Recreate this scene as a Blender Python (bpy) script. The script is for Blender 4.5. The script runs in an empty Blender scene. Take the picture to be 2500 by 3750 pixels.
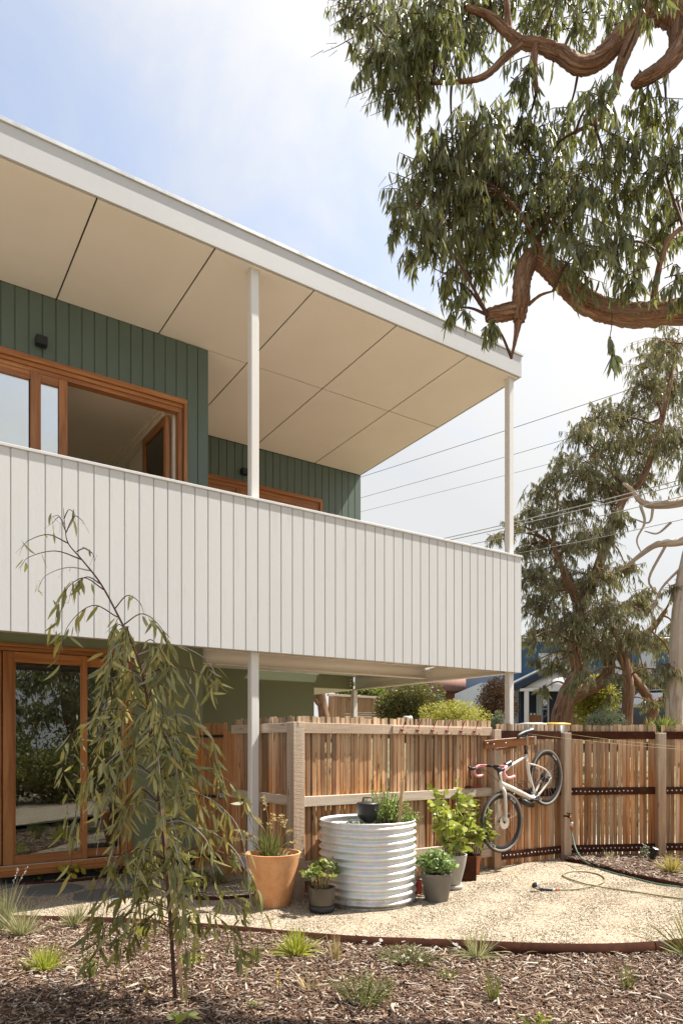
import bpy, math, random
import numpy as np
from mathutils import Vector, Matrix, Quaternion
R = math.radians
sc = bpy.context.scene
COL = sc.collection
# ------------------------------------------------------------------ camera
F, CX, HY, CH = 2572.0, 1250.0, 2719.0, 1.48       # survey of the place: focal, axis, eye line, eye height
cam = bpy.data.cameras.new('camera'); camo = bpy.data.objects.new('camera', cam); COL.objects.link(camo)
cam.sensor_fit = 'HORIZONTAL'; cam.sensor_width = 24.0; cam.lens = 24.0*F/2500.0
cam.shift_y = (HY-1875.0)/2500.0
cam.clip_start = .05; cam.clip_end = 1500
camo.location = (0, 0, CH); camo.rotation_euler = (R(90), 0, 0)
sc.camera = camo
# ------------------------------------------------------------------ sky and sun
SUN_AZ, SUN_EL = R(20), R(58)
SD = Vector((math.cos(SUN_EL)*math.cos(SUN_AZ), math.cos(SUN_EL)*math.sin(SUN_AZ), math.sin(SUN_EL)))
world = bpy.data.worlds.new('World'); sc.world = world; world.use_nodes = True
wt = world.node_tree; wt.nodes.clear()
def wn(t, **kw):
    n = wt.nodes.new(t)
    for k, v in kw.items(): setattr(n, k, v)
    return n
w_out = wn('ShaderNodeOutputWorld'); w_bg = wn('ShaderNodeBackground'); w_bg.inputs['Strength'].default_value = .10
w_sky = wn('ShaderNodeTexSky', sky_type='NISHITA', sun_disc=False, sun_elevation=SUN_EL, sun_rotation=R(90)-SUN_AZ, air_density=1.0, dust_density=1.6, ozone_density=1.0)
w_tc = wn('ShaderNodeTexCoord'); w_sep = wn('ShaderNodeSeparateXYZ'); wt.links.new(w_tc.outputs['Generated'], w_sep.inputs[0])
w_z = wn('ShaderNodeMath', operation='MAXIMUM'); w_z.inputs[1].default_value = 0.0; wt.links.new(w_sep.outputs['Z'], w_z.inputs[0])
w_z2 = wn('ShaderNodeMath', operation='ADD'); w_z2.inputs[1].default_value = .22; wt.links.new(w_z.outputs[0], w_z2.inputs[0])
w_dx = wn('ShaderNodeMath', operation='DIVIDE'); wt.links.new(w_sep.outputs['X'], w_dx.inputs[0]); wt.links.new(w_z2.outputs[0], w_dx.inputs[1])
w_dy = wn('ShaderNodeMath', operation='DIVIDE'); wt.links.new(w_sep.outputs['Y'], w_dy.inputs[0]); wt.links.new(w_z2.outputs[0], w_dy.inputs[1])
w_cmb = wn('ShaderNodeCombineXYZ'); wt.links.new(w_dx.outputs[0], w_cmb.inputs[0]); wt.links.new(w_dy.outputs[0], w_cmb.inputs[1]); w_cmb.inputs[2].default_value = 2.37
w_n = wn('ShaderNodeTexNoise'); w_n.inputs['Scale'].default_value = 2.7; w_n.inputs['Detail'].default_value = 7; w_n.inputs['Roughness'].default_value = .57; w_n.inputs['Distortion'].default_value = .35
w_of = wn('ShaderNodeVectorMath', operation='ADD'); wt.links.new(w_cmb.outputs[0], w_of.inputs[0]); w_of.inputs[1].default_value = (0, .5, 0); wt.links.new(w_of.outputs[0], w_n.inputs['Vector'])
w_dot = wn('ShaderNodeVectorMath', operation='DOT_PRODUCT'); wt.links.new(w_tc.outputs['Generated'], w_dot.inputs[0]); w_dot.inputs[1].default_value = SD
w_dm = wn('ShaderNodeMapRange'); w_dm.inputs['From Min'].default_value = .55; w_dm.inputs['From Max'].default_value = .92; w_dm.inputs['To Min'].default_value = 0; w_dm.inputs['To Max'].default_value = .30
wt.links.new(w_dot.outputs['Value'], w_dm.inputs['Value'])
w_hz = wn('ShaderNodeMapRange'); w_hz.inputs['From Min'].default_value = .56; w_hz.inputs['From Max'].default_value = .12; w_hz.inputs['To Min'].default_value = 0; w_hz.inputs['To Max'].default_value = .75
wt.links.new(w_sep.outputs['Z'], w_hz.inputs['Value'])
w_a = wn('ShaderNodeMath', operation='ADD'); wt.links.new(w_n.outputs['Fac'], w_a.inputs[0]); wt.links.new(w_dm.outputs[0], w_a.inputs[1])
w_a2 = wn('ShaderNodeMath', operation='ADD'); wt.links.new(w_a.outputs[0], w_a2.inputs[0]); wt.links.new(w_hz.outputs[0], w_a2.inputs[1])
w_r = wn('ShaderNodeMapRange', interpolation_type='SMOOTHSTEP'); w_r.inputs['From Min'].default_value = .42; w_r.inputs['From Max'].default_value = .84; w_r.inputs['To Min'].default_value = .36; w_r.inputs['To Max'].default_value = .97
wt.links.new(w_a2.outputs[0], w_r.inputs['Value'])
w_mix = wn('ShaderNodeMix', data_type='RGBA'); wt.links.new(w_r.outputs[0], w_mix.inputs['Factor']); wt.links.new(w_sky.outputs[0], w_mix.inputs[6])
w_cl = wn('ShaderNodeMapRange', data_type='FLOAT_VECTOR'); w_cl.inputs[7].default_value = (.52,)*3; w_cl.inputs[8].default_value = (.72,)*3; w_cl.inputs[9].default_value = (3.0, 3.02, 3.02); w_cl.inputs[10].default_value = (4.0, 3.92, 3.8)
w_dv = wn('ShaderNodeCombineXYZ'); [wt.links.new(w_dot.outputs['Value'], w_dv.inputs[q]) for q in range(3)]
wt.links.new(w_dv.outputs[0], w_cl.inputs[6]); wt.links.new(w_cl.outputs[1], w_mix.inputs[7])
wt.links.new(w_mix.outputs[2], w_bg.inputs['Color']); wt.links.new(w_bg.outputs[0], w_out.inputs['Surface'])
sun = bpy.data.lights.new('sun', 'SUN'); suno = bpy.data.objects.new('sun', sun); COL.objects.link(suno)
sun.energy = 4.1; sun.angle = R(.6); sun.color = (1, .945, .86)
suno.rotation_euler = SD.to_track_quat('Z', 'Y').to_euler(); suno.location = (6, 2, 12)
sc.view_settings.view_transform = 'Standard'; sc.view_settings.look = 'None'
sc.view_settings.exposure = 1.45; sc.view_settings.gamma = 1.0; sc.view_settings.use_curve_mapping = False
sc.cycles.max_bounces = 10; sc.cycles.diffuse_bounces = 6; sc.cycles.transparent_max_bounces = 8; sc.cycles.use_denoising = True
sc.cycles.sample_clamp_indirect = 6.0
random.seed(7); rng = np.random.default_rng(11)

# ------------------------------------------------------------------ survey helpers
def P(px, py, Y): return Vector(((px-CX)/F*Y, Y, CH+(HY-py)/F*Y))
def G(px, py, z=0.0):
    Y = F*(CH-z)/(py-HY); return Vector(((px-CX)/F*Y, Y, z))
U = Vector((.8268, .5625, 0)).normalized(); V = Vector((-U.y, U.x, 0)); Z = Vector((0, 0, 1))
O = Vector((-.857, 7.0, 0))
def H(s, v, z=0.0): return O + U*s + V*v + Z*z
def lin(r, g, b):
    f = lambda c: (c/255/12.92 if c/255 <= .04045 else ((c/255+.055)/1.055)**2.4)
    return (f(r), f(g), f(b), 1)

# ------------------------------------------------------------------ object helpers
def rootpos(p):
    t = Vector((0, 0, 0))
    while p is not None: t += p.matrix_basis.translation; p = p.parent
    return t
def thing(name, label, cat, loc=(0, 0, 0), group=None):
    o = bpy.data.objects.new(name, None); COL.objects.link(o); o.location = loc; o.empty_display_size = .1
    o['label'] = label; o['category'] = cat
    if group: o['group'] = group
    return o
def tag(o, label, cat, group=None):
    o['label'] = label; o['category'] = cat
    if group: o['group'] = group
    return o
def empty_part(name, parent, loc=None):
    o = bpy.data.objects.new(name, None); COL.objects.link(o); o.parent = parent; o.empty_display_size = .1
    o.location = (0, 0, 0) if loc is None else Vector(loc)-rootpos(parent)
    return o
def kind(o, k, label=None):
    o['kind'] = k
    if label: o['label'] = label
    return o
_mesh = {}
def chbox(dims, ch):
    key = (round(dims[0], 4), round(dims[1], 4), round(dims[2], 4), round(ch, 4))
    if key in _mesh: return _mesh[key]
    h = [d/2 for d in dims]; c = min(ch, min(h)*.45)
    vs, idx = [], {}
    for sx in (-1, 1):
        for sy in (-1, 1):
            for sz in (-1, 1):
                for a in range(3):
                    p = [sx*(h[0]-c), sy*(h[1]-c), sz*(h[2]-c)]; p[a] += (sx, sy, sz)[a]*c
                    idx[(sx, sy, sz, a)] = len(vs); vs.append(p)
    fs = []
    S = (-1, 1)
    def quad(a, b, c_, d): fs.append((a, b, c_, d))
    for a in range(3):
        b, c2 = (a+1) % 3, (a+2) % 3
        for s in S:
            def k(x, y):
                t = [0, 0, 0]; t[a] = s; t[b] = x; t[c2] = y
                return idx[(t[0], t[1], t[2], a)]
            q = [k(-1, -1), k(1, -1), k(1, 1), k(-1, 1)]
            quad(*(q if s > 0 else q[::-1]))
    for a in range(3):          # edges parallel to axis a
        b, c2 = (a+1) % 3, (a+2) % 3
        for sb in S:
            for s2 in S:
                def k(x, ax):
                    t = [0, 0, 0]; t[a] = x; t[b] = sb; t[c2] = s2
                    return idx[(t[0], t[1], t[2], ax)]
                q = [k(-1, b), k(1, b), k(1, c2), k(-1, c2)]
                quad(*(q if sb*s2 < 0 else q[::-1]))
    for sx in S:
        for sy in S:
            for sz in S:
                t = [idx[(sx, sy, sz, a)] for a in range(3)]
                fs.append(tuple(t if sx*sy*sz > 0 else t[::-1]))
    m = bpy.data.meshes.new('box'); m.from_pydata(vs, [], fs); m.update()
    _mesh[key] = m
    return m
def place(o, M, parent):
    if parent is not None:
        o.parent = parent; o.matrix_basis = Matrix.Translation(-rootpos(parent)) @ M
    else: o.matrix_basis = M
def obox(name, mat, parent, center, ax, dims, ch=.003):
    """chamfered box; its own x runs along its longest side so that grain does too"""
    order = sorted(range(3), key=lambda i: -dims[i])
    A = [Vector(ax[i]).normalized() for i in order]; d = [dims[i] for i in order]
    if A[0].cross(A[1]).dot(A[2]) < 0: A[2] = -A[2]
    me = chbox(d, ch)
    if mat.name not in [m.name for m in me.materials if m]:
        if len(me.materials): me = me.copy(); me.materials.clear(); me.materials.append(mat)
        else: me.materials.append(mat)
        if len(d): _mesh[(round(d[0], 4), round(d[1], 4), round(d[2], 4), round(ch, 4))] = me
    o = bpy.data.objects.new(name, me); COL.objects.link(o)
    M = Matrix((A[0], A[1], A[2])).transposed().to_4x4(); M.translation = Vector(center)
    place(o, M, parent)
    return o
def hbox(name, mat, parent, s0, s1, v0, v1, z0, z1, ch=.003):
    return obox(name, mat, parent, H((s0+s1)/2, (v0+v1)/2, (z0+z1)/2), (U, V, Z), (abs(s1-s0), abs(v1-v0), abs(z1-z0)), ch)
def bar(name, mat, parent, p0, p1, w, h, up=Z, ch=.003):
    p0, p1, up = Vector(p0), Vector(p1), Vector(up)
    x = (p1-p0); L = x.length; x.normalize(); y = up.cross(x).normalized(); z = x.cross(y)
    return obox(name, mat, parent, (p0+p1)/2, (x, y, z), (L, w, h), ch)

class MB:
    """collects geometry in world coordinates; build() links it as ONE mesh object"""
    def __init__(s): s.V, s.F, s.n, s.tc = [], [], 0, []
    def add(s, v, f, tc=None):
        v = np.asarray(v, float).reshape(-1, 3); s.V.append(v)
        s.tc.append(np.asarray(tc, float).reshape(-1, 3) if tc is not None else v)
        if isinstance(f, np.ndarray): s.F.append(f+s.n)
        else:
            for L in sorted(set(len(q) for q in f)): s.F.append(np.array([q for q in f if len(q) == L])+s.n)
        s.n += len(v); return s
    def tube(s, pts, rad, n=8, cap=True, smooth=0, rough=0.0, seed=0):
        pts = np.array([tuple(p) for p in pts], float); rad = np.array(rad if hasattr(rad, '__len__') else [rad]*len(pts), float)
        if smooth: pts, rad = spline(pts, rad, smooth)
        k = len(pts); T = np.gradient(pts, axis=0); T /= np.linalg.norm(T, axis=1)[:, None]+1e-9
        a = np.array([0, 0, 1.]) if abs(T[0][2]) < .9 else np.array([1., 0, 0])
        N = np.zeros_like(pts); N[0] = np.cross(T[0], a); N[0] /= np.linalg.norm(N[0])
        for i in range(1, k):
            q = N[i-1]-T[i]*N[i-1].dot(T[i]); N[i] = q/(np.linalg.norm(q)+1e-9)
        B = np.cross(T, N); an = np.arange(n)/n*2*np.pi
        L = np.concatenate([[0], np.cumsum(np.linalg.norm(np.diff(pts, axis=0), axis=1))])
        rr = np.repeat(rad[:, None], n, 1)
        if rough:
            g = np.random.default_rng(seed+5)
            ph = g.uniform(0, 6, 4)
            rr = rr*(1+rough*(.5*np.sin(2*an[None]+ph[0]+L[:, None]*2.1)+.35*np.sin(5*an[None]+ph[1]-L[:, None]*3.3)+.35*np.sin(L[:, None]*9+ph[2]+an[None])+.5*g.uniform(-1, 1, (k, n))))
        v = pts[:, None]+rr[:, :, None]*(np.cos(an)[None, :, None]*N[:, None]+np.sin(an)[None, :, None]*B[:, None])
        tc = np.stack([np.cos(an)[None]*rr, np.sin(an)[None]*rr, np.repeat(L[:, None], n, 1)], 2)
        i = np.arange(k-1)[:, None]*n; j = np.arange(n)[None]; j2 = (j+1) % n
        f = np.stack([i+j, i+j2, i+n+j2, i+n+j], 2).reshape(-1, 4)
        s.add(v.reshape(-1, 3), f, tc.reshape(-1, 3))
        if cap:
            b = s.n-k*n
            s.F.append(np.array([[b+q for q in range(n)][::-1]])); s.F.append(np.array([[b+(k-1)*n+q for q in range(n)]]))
        return s
    def lathe(s, prof, c, n=32, axis=Z):
        c = Vector(c); ax = Vector(axis).normalized(); q = Z.rotation_difference(ax)
        an = np.arange(n)/n*2*np.pi; prof = np.array(prof, float); k = len(prof)
        v = np.stack([prof[:, 0][:, None]*np.cos(an)[None], prof[:, 0][:, None]*np.sin(an)[None], np.repeat(prof[:, 1][:, None], n, 1)], 2).reshape(-1, 3)
        Mx = np.array(q.to_matrix()); v = v@Mx.T+np.array(c)
        i = np.arange(k-1)[:, None]*n; j = np.arange(n)[None]; j2 = (j+1) % n
        f = np.stack([i+j, i+j2, i+n+j2, i+n+j], 2).reshape(-1, 4); s.add(v, f); b = s.n-k*n
        s.F.append(np.array([[b+q2 for q2 in range(n)][::-1]])); s.F.append(np.array([[b+(k-1)*n+q2 for q2 in range(n)]]))
        return s
    def box(s, c, d, ax=((1, 0, 0), (0, 1, 0), (0, 0, 1))):
        A = np.array([tuple(Vector(a).normalized()) for a in ax]); c = np.array(tuple(c))
        v = np.array([[x, y, z] for x in (-.5, .5) for y in (-.5, .5) for z in (-.5, .5)])*np.array(d)
        return s.add(v@A+c, [(0, 1, 3, 2), (4, 6, 7, 5), (0, 4, 5, 1), (2, 3, 7, 6), (0, 2, 6, 4), (1, 5, 7, 3)])
    def build(s, name, mat, parent=None, smooth=True, base=None):
        Vv = np.concatenate(s.V); t = rootpos(parent) if parent is not None else Vector(base or (0, 0, 0))
        Vv = Vv-np.array(t)
        me = bpy.data.meshes.new(name); me.vertices.add(len(Vv)); me.vertices.foreach_set('co', Vv.astype(np.float32).ravel())
        li = np.concatenate([f.ravel() for f in s.F]); tot = np.concatenate([np.full(len(f), f.shape[1]) for f in s.F])
        st = np.concatenate([[0], np.cumsum(tot)[:-1]])
        me.loops.add(len(li)); me.loops.foreach_set('vertex_index', li.astype(np.int32))
        me.polygons.add(len(tot)); me.polygons.foreach_set('loop_start', st.astype(np.int32)); me.polygons.foreach_set('loop_total', tot.astype(np.int32))
        if smooth: me.polygons.foreach_set('use_smooth', np.ones(len(tot), bool))
        at = me.attributes.new('tc', 'FLOAT_VECTOR', 'POINT'); at.data.foreach_set('vector', np.concatenate(s.tc).astype(np.float32).ravel())
        me.update(calc_edges=True); me.validate(); me.materials.append(mat)
        o = bpy.data.objects.new(name, me); COL.objects.link(o)
        if parent is not None: o.parent = parent
        else: o.location = t
        if smooth == 'auto': me.set_sharp_from_angle(angle=R(38))
        return o
def spline(pts, rad, m):
    pts = np.array([tuple(p) for p in pts], float); rad = np.asarray(rad, float); k = len(pts)
    ext = np.concatenate([[2*pts[0]-pts[1]], pts, [2*pts[-1]-pts[-2]]])
    op, orr = [], []
    for i in range(k-1):
        a, b, c, d = ext[i:i+4]
        for t in np.arange(m)/m:
            op.append(.5*((2*b)+(-a+c)*t+(2*a-5*b+4*c-d)*t*t+(-a+3*b-3*c+d)*t**3)); orr.append(rad[i]*(1-t)+rad[i+1]*t)
    op.append(pts[-1]); orr.append(rad[-1])
    return np.array(op), np.array(orr)
def unit(a): return a/(np.linalg.norm(a, axis=-1, keepdims=True)+1e-9)
LEAF5 = (np.array([0, .22, .5, .78, 1.]), np.array([.10, .80, 1., .62, .03]))
BLADE = (np.array([0, .35, .7, 1.]), np.array([1., .9, .6, .05]))
OVAL = (np.array([0, .25, .55, .82, 1.]), np.array([.08, .78, 1., .68, .04]))
def leaves(mb, b, d, L, w, bend=.15, sag=.1, shape=LEAF5, g=rng):
    """n separate leaves: base points b, directions d, lengths L, widths w; bend sideways, sag downwards"""
    b = np.atleast_2d(b); n = len(b); d = unit(np.atleast_2d(d)); t, pr = shape; k = len(t)
    L = np.broadcast_to(L, n); w = np.broadcast_to(w, n)
    side = np.cross(d, unit(g.normal(size=(n, 3)))); side = unit(side)
    bd = (g.uniform(-1, 1, n)*bend*L)[:, None]
    c = b[:, None]+d[:, None]*(L[:, None, None]*t[None, :, None])+side[:, None]*(bd[:, :, None]*(t**2)[None, :, None])
    c[:, :, 2] -= (sag*L)[:, None]*(t**2)[None] if np.ndim(sag) == 0 else (sag*L)[:, None]*(t**2)[None]
    hw = side[:, None]*(.5*w[:, None, None]*pr[None, :, None])
    nor = unit(np.cross(d, side))[:, None]*(.25*w[:, None, None]*pr[None, :, None])*0
    v = np.stack([c-hw+nor, c+hw+nor], 2).reshape(-1, 3)
    base = (np.arange(n)*2*k)[:, None]; i = np.arange(k-1)[None]*2
    f = np.stack([base+i, base+i+1, base+i+3, base+i+2], 2).reshape(-1, 4)
    mb.add(v, f); return mb
# ------------------------------------------------------------------ materials
class NT:
    def __init__(s, name):
        s.m = bpy.data.materials.new(name); s.m.use_nodes = True; s.t = s.m.node_tree; s.t.nodes.clear()
        s.out = s.t.nodes.new('ShaderNodeOutputMaterial')
    def n(s, typ, ins=None, **props):
        nd = s.t.nodes.new('ShaderNode'+typ)
        for k, v in props.items(): setattr(nd, k, v)
        for k, v in (ins or {}).items(): s.set(nd, k, v)
        return nd
    def set(s, nd, k, v):
        if hasattr(v, 'is_output') or hasattr(v, 'is_linked'): s.t.links.new(v, nd.inputs[k])
        else: nd.inputs[k].default_value = v
    def math(s, op, a, b=0.0, clamp=False):
        nd = s.n('Math', operation=op, use_clamp=clamp); s.set(nd, 0, a); s.set(nd, 1, b); return nd.outputs[0]
    def ramp(s, fac, stops):
        nd = s.n('ValToRGB'); s.set(nd, 0, fac); e = nd.color_ramp.elements
        while len(e) < len(stops): e.new(.5)
        for q, (p, c) in zip(e, stops): q.position = p; q.color = c if len(c) == 4 else (*c, 1)
        return nd.outputs[0]
    def mix(s, fac, a, b, blend='MIX'):
        nd = s.n('Mix', data_type='RGBA', blend_type=blend); s.set(nd, 0, fac); s.set(nd, 6, a); s.set(nd, 7, b); return nd.outputs[2]
    def noise(s, vec, scale, detail=4, rough=.55, dist=0.0):
        nd = s.n('TexNoise', {'Scale': scale, 'Detail': detail, 'Roughness': rough, 'Distortion': dist})
        if vec is not None: s.set(nd, 'Vector', vec)
        return nd.outputs['Fac']
    def vmul(s, vec, k):
        nd = s.n('VectorMath', operation='MULTIPLY'); s.set(nd, 0, vec); nd.inputs[1].default_value = k; return nd.outputs[0]
    def bump(s, h, strength, dist=.01):
        return s.n('Bump', {'Height': h, 'Strength': strength, 'Distance': dist}).outputs[0]
    def bsdf(s, **ins):
        b = s.n('BsdfPrincipled', {k.replace('_', ' '): v for k, v in ins.items()}); s.t.links.new(b.outputs[0], s.out.inputs[0]); return b
    def obj(s): return s.n('TexCoord').outputs['Object']
    def pos(s): return s.n('NewGeometry').outputs['Position']
    def rand(s): return s.n('ObjectInfo').outputs['Random']
    def island(s): return s.n('NewGeometry').outputs['Random Per Island']
def rgb(*c): return (c[0], c[1], c[2], 1)
def paint(name, col, rough=.5, var=.06, bump=.05, bs=160., aniso=(1, 1, 1), dirt=0.0):
    t = NT(name); p = t.vmul(t.pos(), aniso)
    n1 = t.noise(p, 1.3, 4); n2 = t.noise(p, bs, 3)
    c = t.ramp(n1, [(.3, rgb(*[x*(1-var) for x in col])), (.7, rgb(*[min(1, x*(1+var)) for x in col]))])
    r = t.rand(); c = t.mix(t.math('MULTIPLY', r, var), c, rgb(*[x*.86 for x in col]))
    if dirt:
        d = t.n('MapRange', {'Value': t.noise(t.vmul(t.pos(), (9, 9, 1.2)), 1.6, 6, .65), 'From Min': .56, 'From Max': .8, 'To Max': dirt}).outputs[0]
        c = t.mix(d, c, rgb(col[0]*.62, col[1]*.56, col[2]*.46))
    t.bsdf(Base_Color=c, Roughness=t.math('ADD', t.math('MULTIPLY', n2, .12), rough-.06), Normal=t.bump(n2, bump*4, .002))
    return t.m
def plain(name, col, rough=.5, metal=0.0, bump=0.0, bs=80.):
    t = NT(name); n = t.noise(t.obj(), bs, 4); n2 = t.noise(t.obj(), 7., 5)
    c = t.ramp(n2, [(.3, rgb(*[x*.82 for x in col])), (.72, rgb(*[min(1, x*1.12) for x in col]))])
    t.bsdf(Base_Color=c, Metallic=metal, Roughness=t.math('ADD', t.math('MULTIPLY', n2, .2), rough-.1), Normal=t.bump(n, bump, .003))
    return t.m
def wood(name, dark, mid, light, gs=(1.2, 26, 26), bump=.35, rough=.62, vary=.5, grey=None, greyfac=.5, top=None, saw=0.0, knots=True):
    t = NT(name); o = t.obj(); r = t.rand()
    off = t.n('CombineXYZ', {0: t.math('MULTIPLY', r, 41.), 1: t.math('MULTIPLY', r, 17.3), 2: t.math('MULTIPLY', r, 7.7)}).outputs[0]
    v = t.n('VectorMath', operation='ADD'); t.set(v, 0, o); t.set(v, 1, off); v = v.outputs[0]
    g = t.noise(t.vmul(v, gs), 1.0, 7, .6, .55)
    fine = t.noise(t.vmul(v, (gs[0]*3, gs[1]*5, gs[2]*5)), 1.0, 3, .6)
    c = t.ramp(g, [(.28, dark), (.5, mid), (.72, light)])
    c = t.mix(t.math('MULTIPLY', fine, .38), c, rgb(*[x*.45 for x in dark[:3]]))
    if grey:
        w1 = t.n('TexWhiteNoise', {'W': t.math('MULTIPLY', r, 91.7)}, noise_dimensions='1D').outputs['Value']
        pat = t.noise(t.vmul(v, (1.1, 9, 9)), 1.0, 4, .6)
        f = t.math('MULTIPLY', t.n('MapRange', {'Value': t.math('ADD', t.math('MULTIPLY', w1, .7), t.math('MULTIPLY', pat, .6)), 'From Min': .45, 'From Max': .95}).outputs[0], greyfac)
        if top is not None:
            x = t.n('SeparateXYZ', {0: t.pos()}).outputs[2]
            f2 = t.n('MapRange', {'Value': t.math('ADD', x, t.math('MULTIPLY', pat, .5)), 'From Min': top[0], 'From Max': top[1], 'To Max': top[2]}).outputs[0]
            f = t.math('MAXIMUM', f, f2)
        c = t.mix(f, c, t.ramp(g, [(.25, rgb(*[q*.5 for q in grey[:3]])), (.7, grey)]))
        st = t.n('MapRange', {'Value': t.noise(t.vmul(v, (2.2, 30, 30)), 1.0, 5, .7, .4), 'From Min': .60, 'From Max': .74, 'To Max': .75}).outputs[0]
        c = t.mix(st, c, rgb(.03, .02, .014))
    if knots:
        kn = t.n('TexVoronoi', {'Vector': t.vmul(v, (3.1, 9, 9)), 'Scale': 1.0}).outputs['Distance']
        c = t.mix(t.n('MapRange', {'Value': kn, 'From Min': .16, 'From Max': .06, 'To Max': .8}).outputs[0], c, rgb(*[q*.35 for q in dark[:3]]))
    hs = t.n('HueSaturation', {'Color': c, 'Value': t.math('ADD', t.math('MULTIPLY', r, vary), 1-vary/2)}).outputs[0]
    h = g
    if saw:
        sw = t.n('TexWave', {'Vector': t.vmul(v, (1, .35, .35)), 'Scale': 26., 'Distortion': 3.5, 'Detail': 3., 'Detail Scale': 3.}).outputs['Fac']
        hs = t.mix(t.math('MULTIPLY', sw, saw), hs, rgb(*[min(1, q*1.45) for q in (grey or light)[:3]]))
        h = t.math('ADD', g, t.math('MULTIPLY', sw, .6))
    t.bsdf(Base_Color=hs, Roughness=t.math('ADD', t.math('MULTIPLY', fine, .25), rough-.12), Normal=t.bump(h, bump, .006))
    return t.m
def leafmat(name, cols, rough=.42, trans=.35, tcol=None, spec=.5, spots=0.0):
    t = NT(name); i = t.island()
    k = len(cols); c = t.ramp(i, [(j/(k-1), q) for j, q in enumerate(cols)])
    n = t.noise(t.pos(), 38., 3)
    c = t.mix(t.math('MULTIPLY', n, .35), c, rgb(*[x*.5 for x in cols[0][:3]]))
    if spots:
        c = t.mix(t.n('MapRange', {'Value': t.noise(t.pos(), 210., 2), 'From Min': .60, 'From Max': .66, 'To Max': spots}).outputs[0], c, rgb(.035, .03, .012))
    b = t.n('BsdfPrincipled', {'Base Color': c, 'Roughness': rough, 'Specular IOR Level': spec})
    tr = t.n('BsdfTranslucent', {'Color': t.mix(.55, c, tcol or rgb(.30, .34, .04))})
    mx = t.n('MixShader', {0: trans, 1: b.outputs[0], 2: tr.outputs[0]}); t.t.links.new(mx.outputs[0], t.out.inputs[0])
    return t.m
def bark(name, dark, mid, light, sc_=(30, 30, 3.), bump=.9, dist=.02):
    t = NT(name); a = t.n('Attribute', attribute_name='tc').outputs['Vector']
    g = t.noise(t.vmul(a, sc_), 1.0, 8, .62, .9); g2 = t.noise(t.vmul(a, (3, 3, 1.2)), 1.0, 4)
    c = t.ramp(g, [(.30, dark), (.48, mid), (.68, light)])
    c = t.mix(t.n('MapRange', {'Value': g2, 'From Min': .48, 'From Max': .7, 'To Max': .55}).outputs[0], c, light)
    t.bsdf(Base_Color=c, Roughness=.85, Normal=t.bump(g, bump, dist))
    return t.m
def glassmat(name, refl, tint=(.9, .95, .93)):
    t = NT(name); fr = t.n('Fresnel', {'IOR': 1.5}).outputs[0]
    f = t.math('ADD', t.math('MULTIPLY', fr, 1.0), refl, True)
    wob = t.bump(t.noise(t.obj(), 1.6, 2), .04, .01)
    mx = t.n('MixShader', {0: f, 1: t.n('BsdfTransparent', {'Color': rgb(*tint)}).outputs[0], 2: t.n('BsdfGlossy', {'Color': rgb(.95, .97, .97), 'Roughness': 0.004, 'Normal': wob}).outputs[0]})
    t.t.links.new(mx.outputs[0], t.out.inputs[0]); return t.m
M = {}
M['white'] = paint('white_paint', (.60, .605, .61), .48, .03, .10, 90., (1, 1, .35), .22)
M['fascia'] = paint('fascia_paint', (.53, .535, .54), .38, .02, .05, 60., (1, 1, 1), .10)
M['soffit'] = paint('soffit_paint', (.87, .84, .80), .6, .03, .03, 40.)
M['steelwhite'] = paint('post_paint', (.74, .725, .70), .32, .02, .02, 50., (1, 1, 1), .12)
M['capping'] = plain('zinc_capping', (.62, .63, .63), .35, .4)
M['green'] = paint('green_paint', (.105, .150, .128), .50, .05, .05, 70., (1, 1, .3))
M['olive'] = paint('olive_paint', (.175, .205, .125), .48, .05, .04, 60.)
M['groove'] = plain('groove_shadow', (.55, .54, .51), .7)
M['gap'] = plain('dark_gap', (.02, .02, .02), .9)
M['frame'] = wood('oiled_timber', rgb(.22, .075, .020), rgb(.40, .155, .045), rgb(.54, .25, .085), (1.2, 20, 20), .12, .34, .35, knots=False)
M['glass_up'] = glassmat('coated_glass', .55)
M['glass_low'] = glassmat('door_glass', .09, (.55, .60, .56))
M['plaster'] = paint('plaster', (.88, .81, .70), .6, .03, .02)
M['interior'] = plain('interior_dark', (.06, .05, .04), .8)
M['black'] = plain('black_metal', (.012, .013, .016), .42)
M['pal'] = wood('paling_timber', rgb(.15, .045, .010), rgb(.46, .19, .058), rgb(.66, .38, .17), (.9, 26, 26), .8, .7, .95, rgb(.56, .44, .31), .62, (1.25, 2.1, .95))
M['gatewood'] = wood('gate_timber', rgb(.28, .095, .020), rgb(.52, .21, .055), rgb(.62, .30, .10), (1.0, 30, 30), .4, .6, .4, rgb(.45, .34, .22), .25, (1.5, 2.3, .6))
M['rail'] = wood('sawn_rail', rgb(.30, .18, .10), rgb(.47, .33, .22), rgb(.60, .47, .35), (1.4, 22, 22), .5, .75, .2, rgb(.58, .50, .41), .6, None, .38)
M['fpost'] = wood('fence_post', rgb(.25, .115, .045), rgb(.42, .23, .11), rgb(.55, .37, .22), (1.1, 18, 18), .45, .72, .2, rgb(.55, .46, .36), .5, (.6, 1.9, .85), .22)
M['bracket'] = wood('bracket_timber', rgb(.16, .05, .014), rgb(.34, .13, .04), rgb(.46, .22, .08), (1.6, 24, 24), .35, .5, .1)
M['corten'] = None
t = NT('corten_steel'); n1 = t.noise(t.pos(), 9., 6, .65); n2 = t.noise(t.pos(), 120., 3)
t.bsdf(Base_Color=t.ramp(n1, [(.3, rgb(.036, .012, .007)), (.55, rgb(.060, .020, .010)), (.8, rgb(.11, .040, .018))]), Roughness=.85, Specular_IOR_Level=.15, Normal=t.bump(n2, .25, .003)); M['corten'] = t.m
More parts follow.
